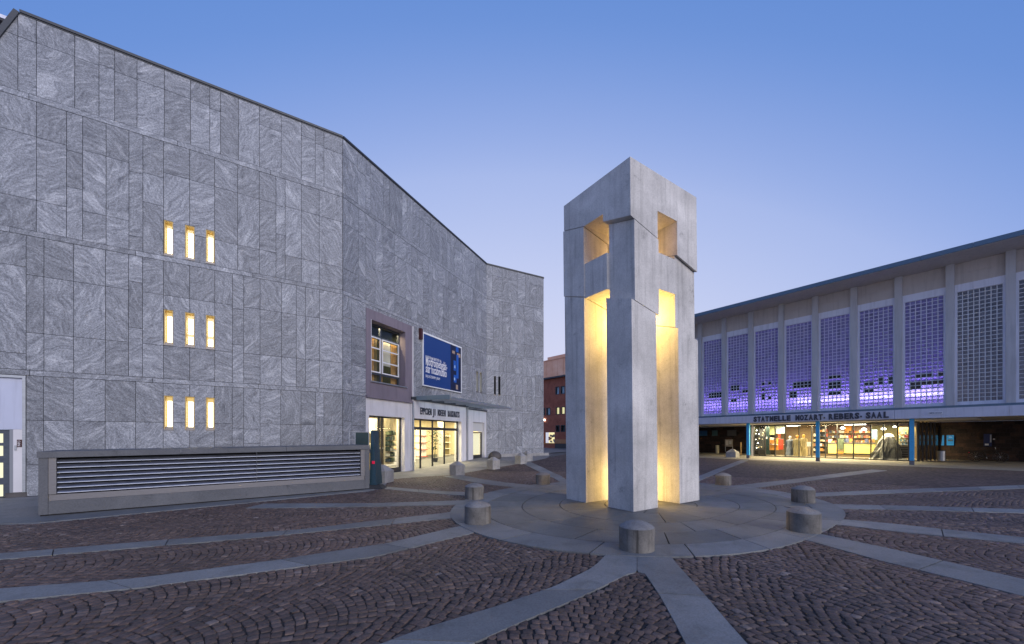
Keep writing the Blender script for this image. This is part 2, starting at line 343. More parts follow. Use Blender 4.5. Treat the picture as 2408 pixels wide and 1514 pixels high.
def pieces(lst, name, m, parent, limit=300, stuffname=None):
    """lst of (size, MB): the largest become parts of their own, the rest one part"""
    lst = sorted(lst, key=lambda t: -t[0])
    for sz, mb in lst[:limit]: mb.build(name, m, parent)
    if lst[limit:]:
        mb = MB()
        for sz, b in lst[limit:]:
            k = len(mb.v); mb.v += b.v; mb.f += [tuple(i+k for i in f) for f in b.f]; mb.r += b.r; mb.uv += b.uv; mb.t += b.t; mb.mi += b.mi
        tag(mb.build(stuffname or name+'s', m, parent), kind='stuff')
def sheet(name, poly, mats, dz=0, step=1.0, parent=None, facemat=None):
    P = np.array(poly); x0, y0 = P.min(0); x1, y1 = P.max(0); pts = []
    n = len(poly)
    for i in range(n):
        a, b = P[i], P[(i+1)%n]; k = max(1, int(np.hypot(*(b-a))/step))
        pts += [tuple(a+(b-a)*j/k) for j in range(k)]
    nb = len(pts)
    gx = np.arange(x0+step/2, x1, step); gy = np.arange(y0+step/2, y1, step); XX, YY = np.meshgrid(gx, gy); q = np.c_[XX.ravel(), YY.ravel()]
    q = q[inpoly(q, pts)]; allp = [Vector(p) for p in pts]+[Vector(p) for p in q]
    r = delaunay_2d_cdt(allp, [(i, (i+1)%nb) for i in range(nb)], [list(range(nb))], 1, 1e-4)
    me = bpy.data.meshes.new(name); me.from_pydata([(v.x, v.y, G(v.x, v.y)+(dz(v.x, v.y) if callable(dz) else dz)) for v in r[0]], [], [f if (r[0][f[1]]-r[0][f[0]]).cross(r[0][f[2]]-r[0][f[0]]) > 0 else f[::-1] for f in r[2]])
    for mm in mats: me.materials.append(mm)
    if facemat:
        for p in me.polygons: p.material_index = facemat(p.center)
    o = bpy.data.objects.new(name, me); col.objects.link(o); o.parent = parent; return o
def inpoly(q, poly):
    q = np.asarray(q); P = np.array(poly); ins = np.zeros(len(q), bool); j = len(P)-1
    for i in range(len(P)):
        xi, yi = P[i]; xj, yj = P[j]
        c = ((yi > q[:,1]) != (yj > q[:,1])) & (q[:,0] < (xj-xi)*(q[:,1]-yi)/((yj-yi) if yj != yi else 1e-12)+xi)
        ins ^= c; j = i
    return ins
def area_light(name, loc, size, power, color, aim=(0,0,-1), sy=None, parent=None):
    ld = bpy.data.lights.new(name, 'AREA'); ld.energy = power; ld.color = color; ld.size = size
    if sy: ld.shape = 'RECTANGLE'; ld.size_y = sy
    o = bpy.data.objects.new(name, ld); col.objects.link(o); o.location = loc
    o.rotation_euler = Vector(aim).to_track_quat('-Z', 'Y').to_euler(); return o
def point_light(name, loc, power, color, r=.1):
    ld = bpy.data.lights.new(name, 'POINT'); ld.energy = power; ld.color = color; ld.shadow_soft_size = r
    o = bpy.data.objects.new(name, ld); col.objects.link(o); o.location = loc; return o

# ================================================================== GROUND
sheet('ground', [(-60,-12),(70,-12),(70,120),(-60,120)], [M['ground']], -.05, 4.0)['kind'] = 'structure'

# hall frame is needed for the pavement line
H = Frame((16.0, 34.2), (26.37, 20.4))
h2 = lambda a, o: tuple((H.P+H.d*a+H.n*o)[:])
A = Frame((-13.35, 10.76), (-6.52, 15.23)); B = Frame((-6.52, 15.23), (-1.71, 26.3)); C = Frame((-1.71, 26.3), (2.26, 28.6))

# ring outline from the photograph, laid on the ground, smoothed into a slightly oval closed curve
rp = [(1050,1213),(1060.5,1226.7),(1111,1253.7),(1199,1279),(1301,1292.7),(1426,1303.5),(1490,1305),(1573,1304),(1717,1301),(1832,1293),(1912,1275),(1944,1261),(1965,1247),(1977,1231),(1972,1216),(1937,1195),(1790,1147),(1724,1142),(1257,1143),(1138,1155.6),(1075,1190)]
rg = np.array([gp(*p) for p in rp]); RC = (rg.min(0)+rg.max(0))/2
th = np.arctan2(rg[:,1]-RC[1], rg[:,0]-RC[0]); rad = np.hypot(rg[:,0]-RC[0], rg[:,1]-RC[1])
Am = lambda t: np.c_[np.ones_like(t), np.cos(t), np.sin(t), np.cos(2*t), np.sin(2*t)]
coef = np.linalg.lstsq(np.r_[Am(th), np.diag([0,.3,.3,.3,.3])], np.r_[rad, np.zeros(5)], rcond=None)[0]
def rr(t): return float((Am(np.array([t]))@coef)[0])
def rpt(k, t): r = rr(t)*k; return (RC[0]+r*math.cos(t), RC[1]+r*math.sin(t))
print('ring', RC, coef)

# radial strips: (upper/left edge pixels, lower/right edge pixels) traced from near the ring outwards
S = dict(
 F1=([(1430,1290),(1426,1303),(1405,1325),(1385,1340),(1301,1380.7),(1162,1428),(989,1480.5),(898,1514)], [(1497,1290),(1497,1303),(1497,1326),(1497,1347),(1480,1348.5),(1375,1400),(1216,1467),(1111,1514)]),
 F2=([(1498,1290),(1498,1303),(1498,1326),(1498,1347),(1516,1348.5),(1553,1404),(1585,1462),(1612,1514)], [(1568,1290),(1573,1304),(1592,1328),(1659.6,1402.7),(1708,1460),(1755.8,1514)]),
 L1=([(1100,1235),(1070,1239.5),(911.5,1277.4),(646,1318),(323,1360),(0,1385),(-300,1400)], [(1135,1240),(1111,1253.7),(877.7,1309.6),(646,1341),(323,1383),(0,1415),(-300,1436)]),
 L2=([(1070,1201),(1050,1205.7),(877.7,1225),(720,1244),(346,1273),(0,1302),(-300,1318)], [(1075,1218),(1052,1219),(877.7,1236.8),(600,1265),(323,1288),(0,1316),(-300,1334)]),
 L3=([(1110,1173),(1091,1176.6),(877.7,1183.6),(740,1184),(619,1184.5)], [(1100,1188),(1081,1187),(877.7,1191),(720,1194),(577,1195)]),
 L4=([(1110,1158),(1091,1157),(1047,1155.6),(960,1149),(898,1143.7)], [(1100,1166),(1080,1165),(1013,1160),(950,1154),(905,1150)]),
 L5=([(1270,1144),(1257,1141.5),(1190,1135),(1135,1127),(1085,1117)], [(1250,1148),(1230,1147),(1150,1139.5),(1110,1133),(1040,1120)]),
 L6=([(1350,1140),(1316.6,1118),(1280,1101),(1247,1086)], [(1340,1148),(1305,1126),(1262,1106),(1228,1089)]),
 N1=([(1440,1132),(1425,1110),(1405,1075)], [(1460,1132),(1440,1110),(1414,1075)]),
 N2=([(1530,1132),(1545,1110),(1560,1075)], [(1550,1132),(1560,1110),(1570,1075)]),
 R1=([(1600,1138),(1644,1119),(1700,1097),(1742,1081)], [(1625,1142),(1644,1131),(1712,1101),(1760,1082)]),
 R2=([(1710,1144),(1721,1142),(1800,1134),(1867,1126.5),(1970,1113),(2049,1104)], [(1760,1148),(1784,1146.5),(1830,1140),(1867,1135.7),(1980,1120),(2085,1106.5)]),
 R3=([(1880,1162),(1916,1159),(2100,1151.5),(2407,1140.5),(2700,1130)], [(1890,1169),(1920,1166.8),(2100,1160),(2407,1148.5),(2700,1137)]),
 R4=([(1895,1184),(1920,1185),(2150,1190),(2407,1197.8),(2700,1204)], [(1920,1195),(1940.7,1195.5),(2150,1199.5),(2407,1206.8),(2700,1215)]),
 R5=([(1940,1217),(1975.6,1221),(2100,1232),(2220,1245),(2407,1264),(2650,1285)], [(1945,1232),(1975.6,1234.4),(2100,1249),(2220,1261),(2407,1278.7),(2650,1303)]),
 R6=([(1925,1255),(1951,1260.6),(2100,1292),(2230,1322),(2407,1362.5),(2650,1420)], [(1885,1268),(1912.8,1275),(2075,1320),(2265,1366),(2407,1402.6),(2600,1455)]))
def resample(pl, n):
    P = np.array(pl); d = np.r_[0, np.cumsum(np.hypot(*np.diff(P, axis=0).T))]; t = np.linspace(0, d[-1], n)
    return np.c_[np.interp(t, d, P[:,0]), np.interp(t, d, P[:,1])], d[-1]
SG = {}
for k, (e1, e2) in S.items():
    SG[k] = ([gp(*p) for p in e1], [gp(*p) for p in e2])
for k in ('F1', 'F2'):       # carry the two front strips on past the camera's foot
    for e in SG[k]:
        a, b = np.array(e[-2]), np.array(e[-1]); e.append(tuple(b+(b-a)/np.hypot(*(b-a))*3.0))
strips_poly = []; slabs_root = empty('radial_paving_strips', (RC[0], RC[1], 0), 'pale granite strips radiating from the round platform', None, None, 'structure')
for k, (e1, e2) in SG.items():
    n = 61; P1, l1 = resample(e1, n); P2, l2 = resample(e2, n); strips_poly.append((k, P1, P2))
    L = (l1+l2)/2; m = max(1, round(L/1.7)); cuts = [0]
    r0 = random.Random(k); ts = [i/m+(r0.uniform(-.2,.2)/m if 0 < i < m else 0) for i in range(m+1)]
    for i in range(m):
        gapt = .007/L; ta, tb = ts[i]+gapt, ts[i+1]-gapt; q = max(2, int((tb-ta)*n)+1)
        tt = np.linspace(ta, tb, q); u = np.linspace(0, 1, n)
        a = np.c_[np.interp(tt, u, P1[:,0]), np.interp(tt, u, P1[:,1])]; b = np.c_[np.interp(tt, u, P2[:,0]), np.interp(tt, u, P2[:,1])]
        mb = MB(); rv = r0.random(); dz = r0.uniform(0, .003)
        for j in range(q-1):
            c = [a[j], b[j], b[j+1], a[j+1]]
            if np.cross(c[1]-c[0], c[2]-c[0]) < 0: c = c[::-1]
            mb.hexa([(*p, G(*p)-.04) for p in c], [(*p, G(*p)+.006+dz) for p in c], rv)
        mb.build('slab', M['slab'], slabs_root)

# ring platform: outer band, two inner bands, disc
ring = empty('round_platform', (RC[0], RC[1], 0), 'round granite platform under the tower', None, None, 'structure')
def ringseg(k0, k1, a0, a1, dz, m_, rv):
    n = max(2, int(abs(a1-a0)/.06)); mb = MB(); g1 = .010/(k1*4); g0 = .010/max(.3, k0*4)
    for j in range(n):
        t = [a0+g1+(a1-a0-2*g1)*j/n, a0+g1+(a1-a0-2*g1)*(j+1)/n]
        c = [rpt(k0+.002, t[0]), rpt(k1-.002, t[0]), rpt(k1-.002, t[1]), rpt(k0+.002, t[1])]
        mb.hexa([(*p, -.05) for p in c], [(*p, dz) for p in c], rv)
    return mb.build('slab', m_, ring)
r0 = random.Random(3)
for (k0, k1, n, ph, mm, dz) in ((.845, 1.0, 20, .10, 'slab', .014), (.66, .845, 17, .0, 'ring', .012), (.47, .66, 14, .15, 'ring', .011), (.24, .47, 12, .3, 'ring', .012), (.02, .24, 6, 0, 'ring', .011)):
    for i in range(n):
        a0 = ph+2*math.pi*i/n; ringseg(k0, k1, a0, a0+2*math.pi/n, dz+r0.uniform(-.001, .001), M[mm], r0.random()*.8)
ringpoly = [rpt(1.0, t) for t in np.linspace(0, 2*math.pi, 90)[:-1]]
sheet('platform_bed', [rpt(.995, t) for t in np.linspace(0, 2*math.pi, 60)[:-1]], [M['joint']], -.012, 1.0)['kind'] = 'structure'

# cobbled plaza
cob = empty('cobblestone_paving', (0, 0, 0), 'brown grey cobblestones laid in fan arcs', None, None, 'structure')
pv = lambda l: [gp(*p) for p in l]
lp = pv([(92,1231),(480,1193),(868,1155),(905,1148),(912,1127),(1014,1119),(1056,1117),(1145,1102),(1240,1087),(1285,1077)])
domain = [(-12,1.0),(-16,6.5)]+lp+pv([(1340,1066)])+[(9,44), h2(-8, 2.2), h2(0, 2.2), h2(17.3, 2.2), h2(26, 2.2), (32, 1.0)]
FAR = 18.0
sheet('cobble_bed', domain, [M['joint'], M['cobblefar']], lambda x, y: -.012 if math.hypot(x, y) < FAR+.2 else -.005, .7, cob, lambda c: 1 if math.hypot(c[0], c[1]) > FAR-.2 else 0)['kind'] = 'stuff'
farsheet = None
order = ['F1','L1','L2','L3','L4','L5','L6','N1','N2','R1','R2','R3','R4','R5','R6','F2']
cl = {k: (P1+P2)/2 for k, P1, P2 in strips_poly}
def extend(P, d):
    v = P[-1]-P[-4]; v = v/np.hypot(*v); return np.vstack([P[0]-(P[3]-P[0])/np.hypot(*(P[3]-P[0]))*1.0, P, P[-1]+v*d])
ext = {k: extend(cl[k], 30) for k in cl}
C0 = []
for i, k in enumerate(order):
    k2 = order[(i+1)%len(order)]; P, Q = ext[k], ext[k2]
    poly = np.vstack([P, Q[::-1]])
    d1 = P[30]-RC; d2 = Q[30]-RC; d1 = d1/np.hypot(*d1); d2 = d2/np.hypot(*d2); ev = d1+d2; ev = ev/np.hypot(*ev); eu = np.array([-ev[1], ev[0]])
    W = 1.45; n = 16; s = .090; sag = .24
    J = np.arange(-14, 15); K = np.arange(0, 370)
    jj, kk, ii = np.meshgrid(J, K, np.arange(n), indexing='ij')
    jj, kk, ii = jj.ravel(), kk.ravel(), ii.ravel()
    u0 = ((ii+.5+((kk%2)*.35-.17))/n-.5)*W+rng.normal(0, .006, len(ii)); v0 = kk*s+sag*(2*u0/W)**2+rng.normal(0, .004, len(ii))
    slope = 2*sag*(2*u0/W)*(2/W)
    x = RC[0]+ev[0]*v0+eu[0]*(u0+jj*W); y = RC[1]+ev[1]*v0+eu[1]*(u0+jj*W)
    q = np.c_[x, y]; keep = (y > .8) & (np.hypot(x, y) < FAR+.6) & (np.abs(x) < 1.42*y+1.5)
    q, slope = q[keep], slope[keep]
    ok = inpoly(q, poly) & inpoly(q, domain) & ~inpoly(q, ringpoly)
    q, slope = q[ok], slope[ok]
    # local axes of each stone: along the course (eu + slope*ev)
    ax = eu[None,:]+slope[:,None]*ev[None,:]; ax /= np.hypot(ax[:,0], ax[:,1])[:,None]
    C0.append(np.c_[q, ax])
C0 = np.vstack(C0); ok = np.ones(len(C0), bool)
for k, P1, P2 in strips_poly: ok &= ~inpoly(C0[:,:2], np.vstack([P1, P2[::-1]]))
C0 = C0[ok]; C0 = C0[np.argsort(np.hypot(C0[:,0], C0[:,1]-0))]
print('cobbles', len(C0))
hl, hw = .0432, .0415
shape = np.array([(-1,-.74),(-.8,-1),(.78,-1),(1,-.76),(1,.78),(.76,1),(-.78,1),(-1,.76)])
N = len(C0)
def cob_arrays(D):
    n = len(D); ax = D[:,2:4]; ay = np.c_[-ax[:,1], ax[:,0]]
    sc = np.c_[hl*rng.uniform(.82, 1.04, n), hw*rng.uniform(.86, 1.04, n)]
    sh = shape[None]*(1+rng.normal(0, .10, (n, 8, 2)))
    zz = np.array([G(a, b) for a, b in D[:,:2]])
    tilt = rng.normal(0, .014, (n, 2)); hz = rng.normal(0, .0018, n)
    V = []
    for f, dz in ((.91, 0.0), (1.0, -.0035), (1.01, -.034)):
        loc = sh*sc[:,None,:]*f
        xy = D[:,None,:2]+loc[:,:,:1]*ax[:,None,:]+loc[:,:,1:]*ay[:,None,:]
        z = zz[:,None]+dz+hz[:,None]+(loc*tilt[:,None,:]).sum(2)
        V.append(np.dstack([xy, z[:,:,None]]))
    return np.concatenate(V, 1)          # n,24,3
fc = [tuple(range(8))]+[(8+k, 8+(k+1)%8, (k+1)%8, k) for k in range(8)]+[(16+k, 16+(k+1)%8, 8+(k+1)%8, 8+k) for k in range(8)]
def cob_mesh(name, V, rv):
    n = len(V); me = bpy.data.meshes.new(name)
    verts = V.reshape(-1, 3); nf = len(fc); base = np.arange(n)*24
    loops = np.concatenate([np.array(f) for f in fc]); LL = (base[:,None]+loops[None]).ravel()
    tot = np.tile([len(f) for f in fc], n); st = np.r_[0, np.cumsum(tot)[:-1]]
    me.vertices.add(len(verts)); me.vertices.foreach_set('co', verts.ravel())
    me.loops.add(len(LL)); me.loops.foreach_set('vertex_index', LL.astype(np.int32))
    me.polygons.add(len(tot)); me.polygons.foreach_set('loop_start', st.astype(np.int32)); me.polygons.foreach_set('loop_total', tot.astype(np.int32))
    me.update(calc_edges=True); me.validate()
    a = me.attributes.new('rnd', 'FLOAT', 'FACE'); a.data.foreach_set('value', np.repeat(rv, nf).astype(np.float32))
    me.polygons.foreach_set('use_smooth', np.ones(len(tot), bool))
    me.materials.append(M['cobble']); o = bpy.data.objects.new(name, me); col.objects.link(o); o.parent = cob; return o
VV = cob_arrays(C0); rv = rng.beta(2.2, 2.6, N)
dist = np.hypot(C0[:,0], C0[:,1]); inview = (C0[:,1] > 2.86) & (np.abs(C0[:,0]) < 1.29*C0[:,1])
big = np.where(inview)[0][:300]; mask = np.zeros(N, bool); mask[big] = True
for i in big: cob_mesh('cobblestone', VV[i:i+1], rv[i:i+1])
tag(cob_mesh('cobblestones', VV[~mask], rv[~mask]), kind='stuff')
# pavements
lb = [A.pt(t, 0, -.2)[:2] for t in (-3, A.L)]+[B.pt(B.L, 0, -.2)[:2], C.pt(C.L+.3, 0, -.2)[:2]]
tag(sheet('pavement', [(-17, 6.0)]+lb[:1]+lb[1:]+[gp(1300,1068), gp(1285,1077)]+lp[::-1][1:]+[], [M['pave']], -.008, 1.0), kind='structure')
tag(sheet('covered_pavement', [h2(-10, 2.2), h2(26, 2.2), h2(26, -10), h2(-10, -10)], [M['canpave']], -.002, 2.0), kind='structure')
tag(sheet('street', [gp(1270,1066), (9, 44), (14, 70), (-12, 70), (-10, 36)], [M['pave']], -.02, 3.0), kind='structure')
# kerb strip along the foot of the vent box
kb = empty('kerb_strip', (0,0,0), 'granite strip along the foot of the vent box', None, None, 'structure')
for i in range(5):
    e1 = resample(pv([(-120,1236),(92,1229),(480,1192),(868,1153)]), 41)[0]; e2 = resample(pv([(-120,1226),(92,1214),(480,1181),(905,1144)]), 41)[0]
    mb = MB()
    for j in range(i*8, i*8+8):
        c = [e1[j], e1[j+1]-(e1[j+1]-e1[j])*(.03 if j == i*8+7 else 0), e2[j+1]-(e2[j+1]-e2[j])*(.03 if j == i*8+7 else 0), e2[j]]
        mb.hexa([(*p, -.04) for p in c], [(*p, .004) for p in c], i*.2)
    mb.build('slab', M['slab'], kb)

# ================================================================== TOWER
Pn = Vector((2.607, 8.497)); Pl = Vector((1.42, 10.30)); Pr = Vector((4.72, 9.98)); eL, eR = Pl-Pn, Pr-Pn
tc = Pn+eL*.5+eR*.5
tower = empty('concrete_tower', (tc.x, tc.y, .012), 'tall pale concrete tower of stacked openwork blocks on the round platform', 'sculpture')
def cell(mb, t0, t1, r0, r1, zb, zt):
    fb = zb if callable(zb) else (lambda t, r: zb); ft = zt if callable(zt) else (lambda t, r: zt)
    q = [(t0,r0), (t0,r1), (t1,r1), (t1,r0)]
    P = [Pn+eL*t+eR*r for t, r in q]
    mb.hexa([(p.x, p.y, fb(t, r)) for p, (t, r) in zip(P, q)], [(p.x, p.y, ft(t, r)) for p, (t, r) in zip(P, q)])
p1 = lambda t, r: 6.38+.62*t-.62*r
p2 = lambda t, r: 4.61+.685*t-.56*r
p1b = lambda t, r: p1(t, r)-.018
p2b = lambda t, r: p2(t, r)-.018
a_, b_ = .334, .667
for (t0, t1) in ((0, a_), (b_, 1)):
    for (r0_, r1_) in ((0, a_), (b_, 1)):
        mb = MB(); cell(mb, t0, t1, r0_, r1_, 0.012, p2b); mb.build('column', M['concrete'], tower)
mb = MB()
for (t0, t1, q0, q1) in ((.0, a_, .046, .38), (.035, a_, b_, .995), (b_, 1.015, .0, a_), (b_, 1, b_, 1)): cell(mb, t0, t1, q0, q1, p2, p1b)
cell(mb, a_, b_, .012, .985, 5.03, 5.87); cell(mb, .02, a_, .3803, b_-.0003, 5.03, 5.868); cell(mb, b_, .985, a_, b_, 5.03, 5.868)
mb.build('middle_block', M['concrete'], tower)
mb = MB()
c1, c2 = .37, .655
for (t0, t1) in ((0, c1), (c1, c2), (c2, 1)):
    for (q0, q1) in ((0, c1), (c1, b_), (b_, 1)):
        corner = (t0, t1) != (c1, c2) and (q0, q1) != (c1, b_)
        cell(mb, t0, t1, q0, q1, p1 if corner else 6.78, 7.64)
mb.build('cap_block', M['concrete'], tower)
tower.rotation_euler = (0, -.0096, 0)
def mesh_lamp(name, c, label, r=.16, up=True):
    t = empty(name, c, label, 'lamp')
    mb = MB(); mb.lathe(c, [(r*.9, 0), (r, .02), (r, .06), (r*.85, .075)], 20); mb.build('housing', M['sheetsteel'], t)
    mb = MB(); z = .077 if up else -.018; mb.lathe((c[0], c[1], c[2]+z), [(r*.8, 0), (r*.8, .015)], 20); mb.build('lens', M['lamp'], t)
    return t
WARM = (1, .64, .16)
mesh_lamp('ceiling_lamp', (tc.x, tc.y, 4.93), 'round warm lamp under the middle block of the tower', .18, False)
mesh_lamp('floor_lamp', (tc.x, tc.y, .02), 'round warm floor lamp set between the tower columns', .18, True)
mesh_lamp('chamber_lamp', (tc.x, tc.y, 5.89), 'warm lamp in the upper chamber of the tower', .14, True)
point_light('light_soffit', (tc.x, tc.y, 4.62), 180, WARM, .16)
point_light('light_floor', (tc.x, tc.y, .45), 80, WARM, .16)
point_light('light_chamber', (tc.x, tc.y, 6.12), 20, (1, .52, .08), .10)

# ================================================================== STONE CLAD BUILDING
bld = empty('stone_clad_building', (-6.52, 15.23, 0), 'grey gneiss clad cultural building with faceted windowless wall', 'building')
ROOF = 13.1
zA, zB, zC = (10.84, 11.0), (7.12, 7.27), (3.30, 3.45)
sc1 = lambda x: x*.3717    # crop pixels to picture units
bands = [ # z0, z1, column edges (picture px), joints as fraction from the top
 (zA[1], ROOF, [-60,48*.9]+[v*.3717 for v in (233,475,628,727,868,1040,1205,1327,1395,1508,1640,1778,1905,1993,2048)], [.30]),
 (zB[1], zA[0], [-60,0]+[v*.3717 for v in (233,423,525,673,817,905,1035,1200,1358,1503,1640,1745,1803,1905,2018)], [.27,.76]),
 (zC[1], zB[0], [-60]+[v*.3727 for v in (0,168,280,467,667,812,900,1032,1197,1355,1467,1537,1640,1775,1868,1926,2015)], [.29,.72]),
 (0.0, zC[0], [-60]+[v*.3727 for v in (0,168,277,465,665,857,1030,1197,1353,1465,1537,1640,1770,1898,1990,2042)], [.37,.74])]
slots = []
xs = [(385.7,407.4),(435.3,457.7),(484.1,504.3)]
yt = [[(519,600.4),(530.7,611.6),(543.4,621.6)], [(727.9,811),(734.9,816.6),(742.8,821.4)], [(931,1011),(932.5,1011),(934,1011)]]
for row in range(3):
    zt = sum(A.z(sum(xs[i])/2, yt[row][i][0]) for i in range(3))/3; zb = sum(A.z(sum(xs[i])/2, yt[row][i][1]) for i in range(3))/3
    for i in range(3): slots.append((A.s(xs[i][0]), A.s(xs[i][1]), zb, zt, row, i))
holesA = [s[:4] for s in slots]+[(-4, A.s(62), 0, 3.28)]
# openings of the entrance side
b0, b1, b2, b3 = B.s(858.7), B.s(967.4), B.s(1096), B.s(1143)
ztop = B.z(858.7, 722.9); zled = B.z(858.7, 931.6); zw = B.z(1120, 965)
print('B', B.L, b0, b1, b2, b3, ztop, zled, zw)
pairs = [(B.s(1118.8), B.s(1123.9), B.s(1127.3), B.s(1132.4), B.z(1125, 923), B.z(1125, 874))]
holesB = [(b0, b1, 0, ztop), (b1, b2, 0, B.z(1030, 948)), (b2, b3-.02, 0, zw), (pairs[0][0], pairs[0][1], pairs[0][4], pairs[0][5]), (pairs[0][2], pairs[0][3], pairs[0][4], pairs[0][5])]
cz0, cz1 = C.z(1168, 930), C.z(1168, 884.6)
cw = [(C.s(1160.5), C.s(1165.5), cz0, cz1), (C.s(1170.5), C.s(1176), cz0, cz1)]
holesC = list(cw)
plist = []
def panel(fr, r, clipl=None, th=.03, o=0, holes=()):
    gp_ = .006; ang = random.choice([-.9, -.7, -.4, .5, .8, 1.2, -1.1])+random.uniform(-.2, .2); ox, oy = random.uniform(0, 60), random.uniform(0, 60); rv = random.random(); oo = o+random.uniform(-.0015, .0015)
    ca, sa = math.cos(ang), math.sin(ang); U = lambda a, z: (ox+a*ca-z*sa, oy+a*sa+z*ca)
    rects = [(r[0]+gp_, r[1]-gp_, r[2]+gp_, r[3]-gp_)]
    for h in holes: rects = rect_minus(rects, h)
    mb = MB(); ar = 0
    for r1 in rects:
        poly = [(r1[0], r1[2]), (r1[1], r1[2]), (r1[1], r1[3]), (r1[0], r1[3])]
        if clipl: poly = clip(poly, *clipl)
        if len(poly) < 3: continue
        fpts = [fr.pt(a, z, oo+th) for a, z in poly]; bpts = [fr.pt(a, z, oo) for a, z in poly]; uv = [U(a, z) for a, z in poly]
        v = (Vector(fpts[1])-Vector(fpts[0])).cross(Vector(fpts[2])-Vector(fpts[0])); flip = v.dot(Vector((fr.n.x, fr.n.y, 0))) < 0
        mb.face(fpts[::-1] if flip else fpts, rv, uv[::-1] if flip else uv)
        k = len(poly)
        for i in range(k):
            j = (i+1)%k; q = [fpts[i], bpts[i], bpts[j], fpts[j]]; u = [uv[i], uv[i], uv[j], uv[j]]
            mb.face(q[::-1] if flip else q, rv, u[::-1] if flip else u)
        ar += abs(sum(poly[i][0]*poly[(i+1)%k][1]-poly[(i+1)%k][0]*poly[i][1] for i in range(k)))/2
    if mb.f: Y = mb.v[0][1]; plist.append((ar/(Y*Y), mb))
def clad(fr, bandspec, holes, clipl=None):
    for (z0, z1, edges, joints) in bandspec:
        for i in range(len(edges)-1):
            a0, a1 = edges[i], edges[i+1]; wd = a1-a0
            if wd < .05: continue
            jt = list(joints)
            if wd < .48 and random.random() < .7: jt = [min(.93, j*random.uniform(.7, 1.25)) for j in jt]
            if len(jt) == 1 and random.random() < .3: jt = []
            zs = [z1]+[z1-(z1-z0)*j for j in jt]+[z0]
            for k in range(len(zs)-1):
                panel(fr, (a0, a1, zs[k+1], zs[k]), clipl, holes=holes)
# slanted left end of the roof: line through the corner and the point where it leaves the frame
sl0 = (A.s(48.5), ROOF); sl1 = (A.s(0), A.z(0, 95)); dxs, dzs = sl0[0]-sl1[0], sl0[1]-sl1[1]
clipA = (dzs, -dxs, -(dzs*sl1[0]-dxs*sl1[1]))
spA = [(z0, z1, [max(-6., A.s(e)) for e in ed]+[A.L], j) for z0, z1, ed, j in bands]
clad(A, spA, holesA, clipA)
def cols(L, lo, hi, seed):
    r = random.Random(seed); e = [0]
    while e[-1] < L-.3: e.append(e[-1]+(r.uniform(lo, hi) if r.random() > .35 else r.uniform(.28, .5)))
    k = L/e[-1]; return [x*k for x in e]
for fr, hs, sd_ in ((B, holesB, 11), (C, holesC, 21)):
    ex = []
    if fr is B: ex = [b0, b3-.02]
    sp = []
    for i, (z0, z1, _, j) in enumerate(bands):
        e = cols(fr.L, .5, .95, sd_+i)
        for q in ex:
            e = [v for v in e if abs(v-q) > .2 or v in (0,)]+[q]
        e = sorted(set(e));  sp.append((z0, z1, e, j))
    clad(fr, sp, hs)
for fr, hs, L0 in ((A, holesA, -6.), (B, holesB, 0), (C, holesC, 0)):   # narrow courses between the storeys
    for (z0, z1) in (zA, zB, zC):
        e = L0
        while e < fr.L:
            e2 = min(fr.L, e+random.uniform(2.4, 3.6))
            if fr.L-e2 < .5: e2 = fr.L
            panel(fr, (e, e2, z0, z1), clipA if fr is A else None, .036, 0, hs)
            e = e2
pieces(plist, 'stone_panel', M['granite'], bld, 300)
print('panels', len(plist))
# backing wall with real openings
def wall(fr, a0, a1, z0, z1, holes, o0, o1, m_, name, parent, clipl=None):
    rects = [(a0, a1, z0, z1)]
    for h in holes: rects = rect_minus(rects, h)
    mb = MB()
    for r in rects:
        if clipl:
            poly = clip([(r[0],r[2]),(r[1],r[2]),(r[1],r[3]),(r[0],r[3])], *clipl)
            if len(poly) < 3: continue
            mb.face([fr.pt(a, z, o1) for a, z in poly]); mb.face([fr.pt(a, z, o0) for a, z in poly][::-1])
            for i in range(len(poly)):
                p, q = poly[i], poly[(i+1)%len(poly)]; mb.face([fr.pt(*p, o1), fr.pt(*p, o0), fr.pt(*q, o0), fr.pt(*q, o1)])
        else: fr.box(mb, *r, o0, o1)
    return mb.build(name, m_, parent)
wall(A, -6, A.L, -.05, ROOF-.01, holesA, -.35, -.012, M['darkwall'], 'wall', bld, clipA)
wall(B, 0, B.L, -.05, ROOF-.01, holesB, -.35, -.012, M['darkwall'], 'wall', bld)
wall(C, 0, C.L, -.05, ROOF-.01, holesC, -.35, -.012, M['darkwall'], 'wall', bld)
mb = MB(); e = C.pt(C.L, 0, 0)     # end wall that turns back
E_ = Frame((2.26, 28.6), (-2.5, 37.5)); E_.n = Vector((abs(E_.d.y), -E_.d.x if E_.d.y > 0 else E_.d.x)); E_.n = Vector((E_.d.y, -E_.d.x))
E_.box(mb, 0, E_.L, -.05, ROOF-.01, -.35, -.012); mb.build('wall', M['darkwall'], bld)
el = []; old = plist; plist = []
for (z0, z1, _, j) in bands: clad(E_, [(z0, z1, cols(E_.L, .8, 1.3, 5), j)], [])
mb = MB()
for s_, b_m in plist:
    k = len(mb.v); mb.v += b_m.v; mb.f += [tuple(i+k for i in f) for f in b_m.f]; mb.r += b_m.r; mb.uv += b_m.uv; mb.t += b_m.t; mb.mi += b_m.mi
tag(mb.build('end_wall_panels', M['granite'], bld), kind='stuff')
